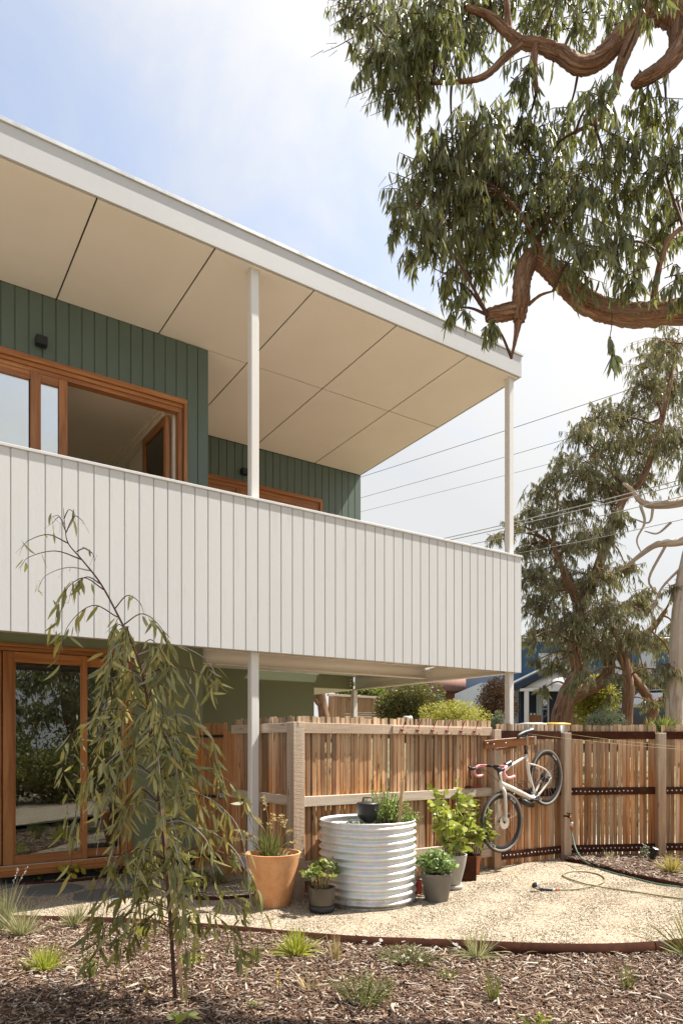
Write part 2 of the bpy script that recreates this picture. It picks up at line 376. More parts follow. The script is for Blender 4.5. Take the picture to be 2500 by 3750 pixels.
t = NT('galvanised'); p = t.pos(); n1 = t.n('TexVoronoi', {'Vector': t.vmul(p, (26, 26, 26)), 'Scale': 1.0}).outputs['Color']; n2 = t.noise(t.vmul(p, (3, 3, 1)), 1., 5)
c = t.mix(.08, rgb(.76, .77, .77), n1); c = t.mix(t.n('MapRange', {'Value': n2, 'From Min': .55, 'From Max': .8, 'To Max': .4}).outputs[0], c, rgb(.50, .48, .43))
zz_ = t.n('SeparateXYZ', {0: p}).outputs[2]; dn = t.math('ADD', t.math('MULTIPLY', t.noise(t.vmul(p, (10, 10, 5)), 1., 6, .7), .28), -.05); c = t.mix(t.n('MapRange', {'Value': t.math('SUBTRACT', dn, zz_), 'From Min': -.02, 'From Max': .10, 'To Max': .75}).outputs[0], c, rgb(.22, .17, .11))
t.bsdf(Base_Color=c, Metallic=.8, Roughness=t.math('ADD', t.math('MULTIPLY', n2, .18), .36), Normal=t.bump(t.noise(p, 14., 3), .05, .01)); M['galv'] = t.m
t = NT('terracotta'); p = t.pos(); n1 = t.noise(p, 6., 6, .65); n2 = t.noise(p, 130., 3, .6); n3 = t.noise(t.vmul(p, (8, 8, 3)), 1., 6, .7)
c = t.ramp(n1, [(.3, rgb(.62, .27, .105)), (.55, rgb(.74, .38, .17)), (.8, rgb(.80, .46, .25))])
c = t.mix(t.n('MapRange', {'Value': n2, 'From Min': .60, 'From Max': .68, 'To Max': .7}).outputs[0], c, rgb(.16, .06, .03))
c = t.mix(t.n('MapRange', {'Value': n3, 'From Min': .60, 'From Max': .76, 'To Max': .55}).outputs[0], c, rgb(.62, .50, .40))
t.bsdf(Base_Color=c, Roughness=.8, Normal=t.bump(n2, .35, .003)); M['terra'] = t.m
M['terra2'] = plain('orange_terracotta', (.40, .14, .06), .7, 0, .2)
M['potdark'] = plain('dark_glaze_pot', (.11, .095, .075), .33, .35, .1, 30)
M['potblack'] = plain('black_plastic', (.025, .026, .028), .45)
M['potgrey'] = plain('grey_fibre_pot', (.17, .155, .135), .6, 0, .3, 60)
M['potpale'] = plain('pale_stone_pot', (.36, .34, .30), .75, 0, .3, 60)
M['red'] = plain('red_paint', (.30, .03, .025), .45)
M['soil'] = plain('potting_soil', (.045, .03, .02), .95, 0, .8, 60)
M['slate'] = plain('slate_paver', (.13, .135, .13), .7, 0, .5, 25)
# ground surfaces
t = NT('crushed_gravel'); p = t.pos()
vo = t.n('TexVoronoi', {'Vector': p, 'Scale': 95., 'Randomness': 1.0}); vd = vo.outputs['Distance']; vc = vo.outputs['Color']
val = t.n('SeparateColor', {0: vc}).outputs[0]
c = t.ramp(val, [(0, rgb(0.080, 0.056, 0.036)), (.12, rgb(0.208, 0.152, 0.096)), (.4, rgb(0.336, 0.272, 0.192)), (.75, rgb(0.416, 0.352, 0.264)), (1, rgb(0.512, 0.464, 0.384))])
big = t.noise(p, 1.1, 6, .62)
c = t.mix(t.n('MapRange', {'Value': big, 'From Min': .46, 'From Max': .72, 'To Max': .40}).outputs[0], c, rgb(0.288, 0.192, 0.104))
dk = t.noise(p, 32., 5, .7)
c = t.mix(t.n('MapRange', {'Value': dk, 'From Min': .62, 'From Max': .70, 'To Max': .8}).outputs[0], c, rgb(0.080, 0.052, 0.032))
t.bsdf(Base_Color=c, Roughness=.92, Normal=t.bump(t.math('SUBTRACT', t.math('MULTIPLY', t.noise(p, 40., 4), .6), vd), .8, .008)); M['gravel'] = t.m
t = NT('gravel_stone'); i = t.island()
t.bsdf(Base_Color=t.ramp(i, [(0, rgb(0.072, 0.048, 0.032)), (.14, rgb(0.208, 0.152, 0.096)), (.5, rgb(0.360, 0.296, 0.208)), (.85, rgb(0.448, 0.384, 0.296)), (1, rgb(0.544, 0.504, 0.440))]), Roughness=.9); M['stone'] = t.m
t = NT('bark_chip'); i = t.island(); n = t.noise(t.pos(), 150., 3)
c = t.ramp(i, [(0, rgb(.04, .022, .013)), (.2, rgb(.12, .058, .032)), (.4, rgb(.21, .115, .066)), (.6, rgb(.34, .225, .15)), (.8, rgb(.47, .37, .28)), (1, rgb(.62, .55, .47))])
t.bsdf(Base_Color=t.mix(t.math('MULTIPLY', n, .7), c, rgb(.045, .025, .016)), Roughness=.85, Normal=t.bump(n, .4, .003)); M['chip'] = t.m
t = NT('mulch_bed'); p = t.pos(); n = t.noise(p, 55., 6, .7); n2 = t.noise(p, 9., 4)
t.bsdf(Base_Color=t.ramp(t.math('ADD', t.math('MULTIPLY', n, .75), t.math('MULTIPLY', n2, .25)), [(.36, rgb(.02, .011, .007)), (.5, rgb(.085, .04, .02)), (.6, rgb(.19, .105, .06)), (.72, rgb(.36, .26, .17))]), Roughness=.95, Normal=t.bump(n, 1., .03)); M['mulch'] = t.m
t = NT('dry_ground'); p = t.pos(); n = t.noise(p, 1.4, 7, .65); n2 = t.noise(p, 24., 4)
t.bsdf(Base_Color=t.mix(t.math('MULTIPLY', n2, .5), t.ramp(n, [(.35, rgb(.07, .075, .028)), (.55, rgb(.20, .16, .075)), (.75, rgb(.32, .26, .14))]), rgb(.05, .045, .02)), Roughness=.95, Normal=t.bump(n2, .6, .05)); M['ground'] = t.m
# plants
M['gum'] = leafmat('gum_leaf', [rgb(0.100, 0.125, 0.055), rgb(0.160, 0.185, 0.080), rgb(0.230, 0.245, 0.110), rgb(0.340, 0.320, 0.110), rgb(0.180, 0.210, 0.130), rgb(0.270, 0.280, 0.170)], .38, .38, rgb(.34, .36, .05), .6)
M['gumfar'] = leafmat('far_gum_leaf', [rgb(0.130, 0.145, 0.085), rgb(0.190, 0.200, 0.125), rgb(0.270, 0.270, 0.160), rgb(0.360, 0.310, 0.150), rgb(0.250, 0.270, 0.190)], .45, .34, rgb(.34, .33, .06), .5)
M['weep'] = leafmat('weeping_gum_leaf', [rgb(0.130, 0.145, 0.055), rgb(0.210, 0.220, 0.090), rgb(0.300, 0.300, 0.130), rgb(0.400, 0.370, 0.150), rgb(0.500, 0.400, 0.100)], .42, .30, rgb(.40, .40, .06), .55)
M['weeplow'] = leafmat('spotted_gum_leaf', [rgb(0.100, 0.110, 0.035), rgb(0.170, 0.175, 0.055), rgb(0.240, 0.235, 0.080), rgb(0.300, 0.260, 0.080)], .46, .28, rgb(.36, .34, .05), .5, .75)
M['lemon'] = leafmat('lemon_leaf', [rgb(.16, .20, .035), rgb(.28, .32, .06), rgb(.44, .46, .12), rgb(.62, .62, .24)], .32, .4, rgb(.42, .52, .05), .6)
M['herb'] = leafmat('herb_leaf', [rgb(0.158, 0.263, 0.061), rgb(0.280, 0.403, 0.105), rgb(0.473, 0.560, 0.175)], .5, .4, rgb(.40, .48, .07))
M['mint'] = leafmat('mint_leaf', [rgb(0.127, 0.237, 0.073), rgb(0.237, 0.364, 0.127), rgb(0.400, 0.528, 0.218)], .5, .35)
M['sage'] = leafmat('sage_leaf', [rgb(.16, .20, .13), rgb(.26, .30, .21), rgb(.38, .41, .31)], .7, .2)
M['varieg'] = leafmat('variegated_leaf', [rgb(0.065, 0.130, 0.026), rgb(0.130, 0.208, 0.046), rgb(0.442, 0.494, 0.156), rgb(0.624, 0.650, 0.286)], .4, .35)
M['straw'] = leafmat('dry_straw', [rgb(.36, .25, .10), rgb(.50, .38, .18), rgb(.62, .52, .30)], .7, .3, rgb(.6, .5, .2))
M['strappy'] = leafmat('strappy_leaf', [rgb(0.056, 0.098, 0.028), rgb(0.140, 0.182, 0.063), rgb(0.308, 0.308, 0.126)], .5, .3)
M['limegrass'] = leafmat('lime_grass', [rgb(0.216, 0.264, 0.036), rgb(0.384, 0.420, 0.072), rgb(0.540, 0.540, 0.144)], .55, .4, rgb(.6, .6, .06))
M['palegrass'] = leafmat('pale_grass', [rgb(.22, .24, .11), rgb(.36, .36, .19), rgb(.52, .48, .28)], .6, .35, rgb(.55, .5, .2))
M['goldgrass'] = leafmat('gold_grass', [rgb(.30, .24, .06), rgb(.50, .42, .12), rgb(.62, .54, .22)], .6, .4, rgb(.6, .5, .1))
M['rushgrass'] = leafmat('rush_grass', [rgb(0.090, 0.135, 0.030), rgb(0.195, 0.225, 0.060), rgb(0.390, 0.285, 0.090)], .55, .3)
M['yellowleaf'] = leafmat('yellow_leaf', [rgb(.36, .34, .03), rgb(.50, .44, .04), rgb(.58, .48, .06)], .5, .4, rgb(.6, .55, .04))
M['bushdark'] = leafmat('dark_bush_leaf', [rgb(0.052, 0.072, 0.026), rgb(0.104, 0.117, 0.039), rgb(0.182, 0.169, 0.052), rgb(0.260, 0.130, 0.039)], .5, .3)
M['bushlime'] = leafmat('lime_bush_leaf', [rgb(0.207, 0.230, 0.040), rgb(0.368, 0.368, 0.069), rgb(0.529, 0.494, 0.127)], .5, .4, rgb(.6, .55, .06))
M['bushred'] = leafmat('copper_bush_leaf', [rgb(.09, .045, .03), rgb(.17, .085, .05), rgb(.28, .16, .09), rgb(.12, .10, .04)], .5, .3, rgb(.4, .2, .06))
M['bushgreen'] = leafmat('green_bush_leaf', [rgb(0.078, 0.117, 0.029), rgb(0.169, 0.208, 0.052), rgb(0.312, 0.325, 0.091)], .5, .35)
M['petal'] = leafmat('daisy_petal', [rgb(.70, .66, .64), rgb(.80, .78, .76)], .6, .3, rgb(.8, .75, .7))
M['yellowflower'] = leafmat('yellow_flower', [rgb(.60, .42, .02), rgb(.70, .52, .04)], .6, .3, rgb(.7, .5, .03))
M['bark'] = bark('stringy_bark', rgb(.055, .022, .010), rgb(.27, .125, .062), rgb(.50, .33, .21), (60, 60, 4.5), 1.0, .04)
M['barkfar'] = bark('far_bark', rgb(.06, .03, .017), rgb(.21, .105, .057), rgb(.38, .23, .14), (16, 16, 1.6), 1., .05)
M['barkpale'] = bark('pale_bark', rgb(.13, .07, .045), rgb(.44, .34, .26), rgb(.62, .54, .45), (7, 7, .55), .8, .03)
M['twig'] = plain('red_twig', (.085, .035, .022), .7)
M['twigpale'] = plain('pale_bloom_twig', (.34, .29, .31), .7)
M['stem'] = plain('green_stem', (.12, .10, .04), .7)
M['bolt'] = plain('zinc_bolt', (.72, .70, .66), .5)
M['deck'] = wood('deck_timber', rgb(.34, .20, .11), rgb(.50, .32, .19), rgb(.60, .43, .28))
M['stakewood'] = plain('pale_stake', (.56, .36, .19), .75, 0, .3, 60)
# ------------------------------------------------------------------ terrain
def smooth01(x): x = np.clip(x, 0, 1); return x*x*(3-2*x)
def mz(x, y):      # level of the mulch bed in front of the steel edging
    return -.050-.014*np.clip(x, -2, 2.5)+.012*np.sin(x*2.3+y*1.7)+.008*np.sin(x*5.1-y*3.9)
def gz(x, y):      # the street beyond the fence climbs
    return -.14+1.75*smooth01((np.asarray(y, float)-11.)/15.)+.9*smooth01((np.asarray(y, float)-26.)/60.)
ys = np.concatenate([np.linspace(-120, -14, 12), np.linspace(-12, 60, 73), np.linspace(66, 420, 30)]); xs = np.concatenate([np.linspace(-320, -40, 18), np.linspace(-36, 60, 49), np.linspace(70, 400, 18)])
X, Yg = np.meshgrid(xs, ys); mb = MB(); nx = len(xs); i = np.arange(len(ys)-1)[:, None]*nx; j = np.arange(nx-1)[None]
mb.add(np.stack([X, Yg, gz(X, Yg)], 2).reshape(-1, 3), np.stack([i+j, i+j+1, i+nx+j+1, i+nx+j], 2).reshape(-1, 4))
kind(mb.build('ground', M['ground']), 'structure')
EDGE_PX = [(-900, 3338), (-400, 3345), (0, 3352), (168, 3356), (326, 3359), (540, 3368), (719, 3381), (910, 3397), (1108, 3415), (1338, 3431), (1600, 3440), (1944, 3454), (2162, 3458), (2346, 3452), (2500, 3438), (2800, 3392), (3200, 3320), (3700, 3240)]
EDGE = np.array([tuple(G(x, y, .012)) for x, y in EDGE_PX]); EDGE, _ = spline(EDGE, np.ones(len(EDGE)), 5)
# gravel court: sheet behind the edging
mb = MB(); n = len(EDGE); back = EDGE.copy(); back[:, 1] = 11.2
rows = [EDGE*(1-t)+back*t for t in np.linspace(0, 1, 14)]
vv = np.concatenate(rows); vv[:, 2] = .004*np.sin(vv[:, 0]*4.1+vv[:, 1]*2.7)+.003*np.sin(vv[:, 0]*9.3-vv[:, 1]*6.1)
i = np.arange(13)[:, None]*n; j = np.arange(n-1)[None]
mb.add(vv, np.stack([i+j, i+j+1, i+n+j+1, i+n+j], 2).reshape(-1, 4)); kind(mb.build('gravel_path', M['gravel']), 'structure')
# mulch bed in front of it
gx, gy = np.meshgrid(np.linspace(-7, 9, 161), np.linspace(-3, 8.2, 113)); mb = MB(); nx = 161
zz = mz(gx, gy)
ey = np.interp(gx, EDGE[:, 0], EDGE[:, 1]); keep = gy < ey+.1
zz = np.where(keep, zz, -.13)
i = np.arange(112)[:, None]*nx; j = np.arange(160)[None]
mb.add(np.stack([gx, gy, zz], 2).reshape(-1, 3), np.stack([i+j, i+j+1, i+nx+j+1, i+nx+j], 2).reshape(-1, 4)); kind(mb.build('garden_bed', M['mulch']), 'structure')

mb = MB(); gx, gy = np.meshgrid(np.linspace(-9, 12, 43), np.linspace(-5, 3.25, 18)); gy = gy+.25*np.sin(gx*.7)*(gy > 2.9)  # unseen pale gravel, added to bounce light up to the soffit
i = np.arange(17)[:, None]*43; j = np.arange(42)[None]; mb.add(np.stack([gx, gy, 0*gx+.012], 2).reshape(-1, 3), np.stack([i+j, i+j+1, i+43+j+1, i+43+j], 2).reshape(-1, 4)); kind(mb.build('bounce_path', M['gravel']), 'structure')
# ------------------------------------------------------------------ the house
SL = .0437
BW = .133; GAP = .011
house = thing('house', 'two storey house with white balcony, flat roof overhang and dark green walls', 'house', H(0, 1.6, 0))
S0, S1 = -4.2, 3.883
def boards(part, mat, s_list, v0, v1, zf, ztop):
    for a, b in s_list:
        z0 = zf((a+b)/2); hbox('board', mat, part, a+GAP/2, b-GAP/2, v0, v1, z0, ztop, .0015)
# roof
roof = empty_part('roof', house, H(0, 0, 6.25))
VS = (V-Z*SL).normalized(); NS = U.cross(VS)
def tilted(name, mat, part, s0, s1, v0, v1, z0, th, ch=.002):
    c = H((s0+s1)/2, (v0+v1)/2, z0-SL*(v0+v1)/2)+NS*(th/2)
    return obox(name, mat, part, c, (U, VS, NS), (s1-s0, v1-v0, th), ch)
tilted('roof_sheet', M['gap'], roof, S0, S1-.025, .025, 9.2, 6.275, .2)
hbox('fascia_board', M['fascia'], roof, S0, S1, -.001, .024, 6.255, 6.528, .002)
obox('end_fascia', M['fascia'], roof, H(S1-.0125, 4.62, 6.39-SL*4.6), (U, VS, NS), (.024, 9.18, .27), .002)
hbox('roof_capping', M['capping'], roof, S0, S1+.02, -.016, .12, 6.5285, 6.566, .004)
obox('side_capping', M['capping'], roof, H(S1-.04, 4.66, 6.549-SL*4.66), (U, VS, NS), (.12, 9.06, .036), .004)
js = [-4.2, -3.77, -2.653, -1.535, -.42, .706, 1.816, 2.939, S1-.025]
for a, b in zip(js[:-1], js[1:]):
    for v0, v1 in ((.026, 1.597), (1.597, 3.583)):
        if v0 > 1 and b < .15: continue
        tilted('soffit_panel', M['soffit'], roof, a+.008, b-.008, v0+.007, v1-.007, 6.255, .012, .001)
# balustrade
bal = empty_part('balustrade', house, H(0, 0, 2.39))
ed = [S1-k*BW for k in range(62)]
boards(bal, M['white'], [(b, a) for a, b in zip(ed[:-1], ed[1:]) if b > S0-.1], 0.0, .010, lambda s: 2.39, 3.893)
hbox('backing_sheet', M['white'], bal, S0, S1-.012, .0105, .030, 2.392, 3.893, .001)
hbox('capping_rail', M['white'], bal, S0, S1+.012, -.012, .062, 3.8935, 3.919, .003)
hbox('capping_rail', M['white'], bal, S1-.062, S1+.012, .0625, 3.57, 3.8935, 3.919, .003)
for k in range(26):
    hbox('board', M['white'], bal, S1-.010, S1, .012+k*BW+GAP/2, .012+(k+1)*BW-GAP/2, 2.39, 3.893, .0015)
hbox('backing_sheet', M['white'], bal, S1-.030, S1-.0105, .031, 3.57, 2.392, 3.893, .001)
hbox('inner_lining', M['white'], bal, S0, S1-.18, .165, .175, 2.70, 3.893, .001)
# posts
for s, v, zt in ((.035, .115, 6.250), (3.775, .115, 6.250)):
    hbox('post', M['steelwhite'], house, s-.044, s+.044, v-.044, v+.044, -.12, zt, .008)
    hbox('cap_plate', M['steelwhite'], house, s-.058, s+.058, v-.058, v+.058, zt-.006, zt+.001, .002)
hbox('post', M['steelwhite'], house, 3.66, 3.745, 3.49, 3.575, -.12, 2.376, .008)
# deck and steel under it
hbox('deck', M['soffit'], house, S0, S1-.032, .032, 3.57, 2.615, 2.67, .002)
for k in range(25): hbox('deck_board', M['deck'], house, S0, S1-.034, .034+k*.141, .034+k*.141+.136, 2.6705, 2.70, .003)
def ibeam(c0, c1, z0, hgt, wid, side):
    mb = MB(); d = (c1-c0); L = d.length; d.normalize(); m = (c0+c1)/2
    for zc, w, h in ((z0+.006, wid, .012), (z0+hgt-.006, wid, .012), (z0+hgt/2, .008, hgt-.024)):
        mb.box(m+Z*zc, (L, w, h), (d, side, Z))
    return mb.build('steel_beam', M['soffit'], house, False)
ibeam(H(.14, 1.70), H(3.70, 1.70), 2.425, .185, .09, V)
eb = ibeam(H(3.765, .16), H(3.765, 3.60), 2.378, .230, .10, U)
ibeam(H(S0, .075), H(3.70, .075), 2.43, .18, .075, V)
for s, v, zz in [(3.735, 1.62, 2.48+.045*k) for k in range(3)]+[(3.60, 3.50, 2.44+.05*k) for k in range(3)]:
    mb = MB(); mb.lathe([(.012, 0), (.012, .018), (.004, .02)], H(s, v, zz), 6, -V); mb.build('bolt', M['steelwhite'], house, False)
# upper front wall
ZT = 6.255-SL*1.6-.004
uw = empty_part('upper_wall', house, H(0, 1.6, 2.7))
WR = .186-2*BW
ed = [.186-k*BW for k in range(34)]
boards(uw, M['green'], [(b, a) for a, b in zip(ed[:-1], ed[1:]) if b > S0-.1], 1.588, 1.600, lambda s: 2.70 if s > WR else 5.507, ZT)
hbox('backing_sheet', M['green'], uw, S0, .183, 1.6005, 1.64, 5.507, ZT, .001)
hbox('backing_sheet', M['green'], uw, WR, .183, 1.6005, 1.64, 2.70, 5.5065, .001)
hbox('wall_core', M['plaster'], uw, S0, .07, 1.641, 1.72, 5.44, ZT, .001)
hbox('corner_trim', M['green'], uw, .175, .190, 1.601, 1.62, 2.70, ZT, .001)
# side wall of the front volume, with a window looking onto the deep end of the balcony
sw = empty_part('side_wall', house, H(.13, 2.6, 2.7))
for v0, v1, z0, z1 in ((1.641, 1.95, 2.7, ZT), (3.36, 3.58, 2.7, ZT-.07), (1.9505, 3.3595, 2.7, 3.5), (1.9505, 3.3595, 5.08, ZT-.08)):
    hbox('wall_panel', M['green'], sw, .13, .183, v0, v1, z0, z1, .001)
    hbox('wall_lining', M['plaster'], sw, -.20 if v0 < 1.8 or z0 > 5 else .07, .1295, max(v0, 1.722), v1, z0, min(z1, 5.439), .001)
wi = empty_part('window', house, H(.13, 2.6, 3.5))
for v0, v1, z0, z1 in ((1.951, 2.03, 3.50, 5.079), (3.28, 3.359, 3.50, 5.079), (2.031, 3.279, 5.0, 5.079), (2.031, 3.279, 3.50, 3.58), (2.62, 2.68, 3.581, 4.999)):
    hbox('frame', M['frame'], wi, .06, .17, v0, v1, z0, z1)
hbox('pane', M['glass_up'], wi, .11, .116, 2.035, 3.275, 3.585, 4.995, .001)
wi = empty_part('folded_sash', house, H(-.27, 2.1, 3.0))
for v0, v1, z0, z1 in ((1.735, 1.815, 3.02, 5.345), (2.50, 2.58, 3.02, 5.345), (1.816, 2.499, 5.255, 5.345), (1.816, 2.499, 3.02, 3.13)): hbox('frame', M['frame'], wi, -.285, -.235, v0, v1, z0, z1, .004)
hbox('pane', M['glass_low'], wi, -.263, -.257, 1.812, 2.503, 3.126, 5.259, .001)
# window in the front wall
wi = empty_part('window', house, H(-2, 1.6, 3.2))
hb = lambda n, a, b, c, d, e, f: hbox(n, M['frame'], wi, a, b, c, d, e, f, .003)
hb('head', S0, WR-.002, 1.565, 1.66, 5.445, 5.505); hb('head', S0, WR-.045, 1.590, 1.70, 5.400, 5.4445); hb('head', S0, WR-.09, 1.605, 1.70, 5.352, 5.3995)
hb('jamb', WR-.045, WR-.002, 1.565, 1.68, 3.0, 5.4445); hb('jamb', WR-.10, WR-.047, 1.60, 1.70, 3.0, 5.3995)
hb('sill', S0, WR-.002, 1.55, 1.72, 2.94, 2.999)
hb('mullion', -1.795, -1.712, 1.585, 1.69, 3.0, 5.3515)
hb('stile', -1.512, -1.423, 1.592, 1.65, 3.0, 5.345); hb('stile', -1.711, -1.690, 1.592, 1.65, 3.0, 5.345)
hb('top_rail', -1.689, -1.513, 1.592, 1.65, 5.262, 5.345); hb('top_rail', S0, -1.796, 1.592, 1.65, 5.262, 5.345)
hbox('pane', M['glass_up'], wi, -1.690, -1.512, 1.618, 1.626, 3.0, 5.262, .001)
hbox('pane', M['glass_up'], wi, S0, -1.796, 1.618, 1.626, 3.0, 5.262, .001)
hbox('rubber_seal', M['gap'], wi, -1.5135, -1.507, 1.600, 1.63, 3.0, 5.262, .001); hbox('rubber_seal', M['gap'], wi, -1.803, -1.796, 1.600, 1.63, 3.0, 5.262, .001)
# upper room
rm = empty_part('upper_room', house, H(-2, 4, 2.75))
hbox('ceiling_sheet', M['plaster'], rm, S0, .07, 1.721, 5.2, 5.44, 5.47, .001)
hbox('back_wall', M['plaster'], rm, S0, .07, 5.0, 5.1, 2.75, 5.43, .001)
hbox('end_wall', M['plaster'], rm, S0-.1, S0-.001, 1.6, 9.0, 2.7, 3.4, .001); hbox('end_wall', M['plaster'], rm, S0-.1, S0-.001, 1.6, 9.0, 5.3, 6.1, .001); hbox('end_wall', M['plaster'], rm, S0-.1, S0-.001, 1.6, 1.9, 3.401, 5.299, .001); hbox('end_wall', M['plaster'], rm, S0-.1, S0-.001, 4.8, 9.0, 3.401, 5.299, .001)
hbox('added_daylight_pane', M['glass_low'], rm, S0-.06, S0-.05, 1.9, 4.8, 3.401, 5.299, .001)  # invented end window, added to let more daylight into the room
hbox('inner_wall', M['plaster'], rm, .07, .128, 3.581, 6.6, 2.75, 5.43, .001)
hbox('room_floor', M['deck'], rm, S0, .07, 1.721, 6.6, 2.70, 2.75, .001)
hbox('cornice', M['plaster'], rm, S0, .069, 1.722, 1.83, 5.405, 5.4395, .006)
hbox('cornice', M['plaster'], rm, -.29, -.201, 1.831, 4.99, 5.36, 5.4395, .006); hbox('cornice_lip', M['plaster'], rm, -.33, -.291, 1.831, 4.99, 5.405, 5.4395, .004)
# set back wall B
wb = empty_part('rear_wall', house, H(2, 3.585, 2.7))
ZB = 6.255-SL*3.585-.004
ed = [S1-k*BW for k in range(29)]; WB = S1-6*BW
boards(wb, M['green'], [(max(b, .187), a) for a, b in zip(ed[:-1], ed[1:]) if a > .25], 3.585, 3.597, lambda s: 2.70 if s > WB else 5.52, ZB)
hbox('backing_sheet', M['green'], wb, .187, S1-.002, 3.5975, 3.70, 5.52, ZB, .001)
hbox('backing_sheet', M['green'], wb, WB, S1-.002, 3.5975, 3.70, 2.70, 5.5195, .001)
hbox('corner_trim', M['green'], wb, S1-.012, S1-.001, 3.701, 9.0, 2.70, ZB-.25, .001)
wi = empty_part('window', house, H(2, 3.6, 3.2))
hb('head', .19, WB-.002, 3.56, 3.66, 5.46, 5.519); hb('head', .19, WB-.05, 3.59, 3.68, 5.40, 5.4595); hb('jamb', WB-.05, WB-.002, 3.56, 3.68, 3.0, 5.4595)
hb('jamb', .19, .24, 3.56, 3.68, 3.0, 5.4595); hb('mullion', 1.52, 1.60, 3.58, 3.68, 3.0, 5.3995); hb('top_rail', .241, 1.519, 3.60, 3.66, 5.33, 5.3995); hb('top_rail', 1.601, WB-.051, 3.60, 3.66, 5.33, 5.3995)
hb('sill', .19, WB, 3.55, 3.70, 2.94, 2.999)
hb('jamb', WB-.11, WB-.051, 3.60, 3.66, 3.0, 5.33)
hbox('pane', M['glass_up'], wi, .241, 1.519, 3.622, 3.630, 3.0, 5.329, .001); hbox('pane', M['glass_up'], wi, 1.601, WB-.111, 3.622, 3.630, 3.0, 5.329, .001)
hbox('rear_lining', M['plaster'], house, .19, S1-.02, 5.6, 5.7, 2.70, 5.9, .001)
hbox('gable_wall', M['green'], house, S1-.10, S1-.013, 3.71, 9.0, 2.70, 5.85, .001)
hbox('back_wall', M['green'], house, S0, S1-.11, 8.9, 9.0, 0, 5.80, .001)
# ground floor front wall with sliding door
lw = empty_part('lower_wall', house, H(-.3, 1.65, 0))
VL = 1.65
hbox('wall_sheet', M['olive'], lw, -.714, .145, VL, VL+.10, .10, 2.614, .002)
hbox('wall_sheet', M['olive'], lw, S0, -.7145, VL, VL+.10, 2.505, 2.614, .002)
hbox('joint_cover', M['olive'], lw, -.345, -.337, VL-.003, VL-.0005, .10, 2.61, .001)
hbox('plinth', M['gap'], lw, S0, .145, VL+.03, VL+.10, -.1, .0995, .002)
hbox('wall_sheet', M['olive'], lw, .06, .145, VL+.101, 3.58, .0, 2.614, .002)
sd = empty_part('sliding_door', house, H(-1.4, VL, .1))
db = lambda n, a, b, c, d, e, f: hbox(n, M['frame'], sd, a, b, c, d, e, f, .003)
db('head', S0, -.7145, VL-.03, VL+.10, 2.468, 2.5045); db('head', S0, -.74, VL-.015, VL+.1, 2.425, 2.4675)
db('jamb', -.765, -.7145, VL-.03, VL+.10, .20, 2.4675); db('jamb', -.83, -.766, VL, VL+.09, .21, 2.4245)
db('sill', S0, -.7145, VL-.05, VL+.10, .094, .150); db('sill', S0, -.7145, VL-.03, VL+.1, .1505, .1985)
hbox('track', M['capping'], sd, S0, -.77, VL-.02, VL-.004, .199, .206, .001)
db('stile', -2.044, -1.94, VL-.012, VL+.035, .21, 2.42); db('stile', -1.262, -1.205, VL-.012, VL+.035, .21, 2.42)
db('top_rail', -1.939, -1.263, VL-.012, VL+.035, 2.31, 2.42); db('bottom_rail', -1.939, -1.263, VL-.012, VL+.035, .21, .305)
for a, b, c, d in ((-1.939, -1.925, .305, 2.31), (-1.277, -1.263, .305, 2.31)): db('glazing_bead', a, b, VL-.004, VL+.02, c, d)
hbox('flush_pull', M['bracket'], sd, -2.0, -1.985, VL-.016, VL-.0125, .98, 1.10, .001)
hbox('pane', M['glass_low'], sd, -1.926, -1.276, VL+.006, VL+.014, .306, 2.309, .001)
db('stile', -1.30, -1.204, VL+.042, VL+.085, .21, 2.42); db('top_rail', -1.203, -.831, VL+.042, VL+.085, 2.31, 2.42); db('bottom_rail', -1.203, -.831, VL+.042, VL+.085, .21, .305)
hbox('pane', M['glass_low'], sd, -1.203, -.831, VL+.058, VL+.066, .306, 2.309, .001)
db('stile', -2.16, -2.05, VL+.042, VL+.085, .21, 2.42); db('top_rail', S0, -2.161, VL+.042, VL+.085, 2.31, 2.42); db('bottom_rail', S0, -2.161, VL+.042, VL+.085, .21, .305)
hbox('pane', M['glass_low'], sd, S0, -2.161, VL+.058, VL+.066, .306, 2.309, .001)
# ground floor room behind it
lr = empty_part('lower_room', house, H(-2, 4, 0))
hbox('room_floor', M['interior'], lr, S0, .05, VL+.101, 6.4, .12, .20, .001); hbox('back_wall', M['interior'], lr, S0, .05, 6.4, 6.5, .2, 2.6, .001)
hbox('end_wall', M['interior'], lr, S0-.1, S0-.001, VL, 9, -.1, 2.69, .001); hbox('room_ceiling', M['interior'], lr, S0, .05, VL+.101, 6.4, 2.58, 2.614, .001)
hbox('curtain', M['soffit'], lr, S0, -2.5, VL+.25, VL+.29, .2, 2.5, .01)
# table and bench seen dimly through the glass
tb = empty_part('table', lr, H(-1.4, 3.4, .2))
hbox('table_top', M['frame'], tb, -2.2, -.7, 3.0, 3.8, .90, .94); 
# olive wall under the deep end of the balcony, with an opening to the carport
lb = empty_part('carport_wall', house, H(1.6, 3.585, 0))
hbox('wall_sheet', M['olive'], lb, .146, 2.938, 3.60, 3.70, -.1, 2.614, .002); hbox('wall_sheet', M['olive'], lb, 2.9385, 3.735, 3.60, 3.70, 2.392, 2.614, .002)
hbox('joint_cover', M['olive'], lb, 3.00, 3.006, 3.597, 3.5995, 2.395, 2.61, .001)
hbox('carport_ceiling', M['soffit'], lb, .146, S1, 3.701, 8.8, 2.39, 2.45, .001); hbox('floor_slab', M['soffit'], house, S0, S1-.02, 3.71, 8.89, 2.62, 2.695, .001)
hbox('wall_sheet', M['olive'], lb, .146, 2.1, 3.701, 8.8, -.1, 2.389, .002)
hbox('post', M['steelwhite'], house, 3.70, 3.79, 6.4, 6.49, -.1, 2.389, .006)
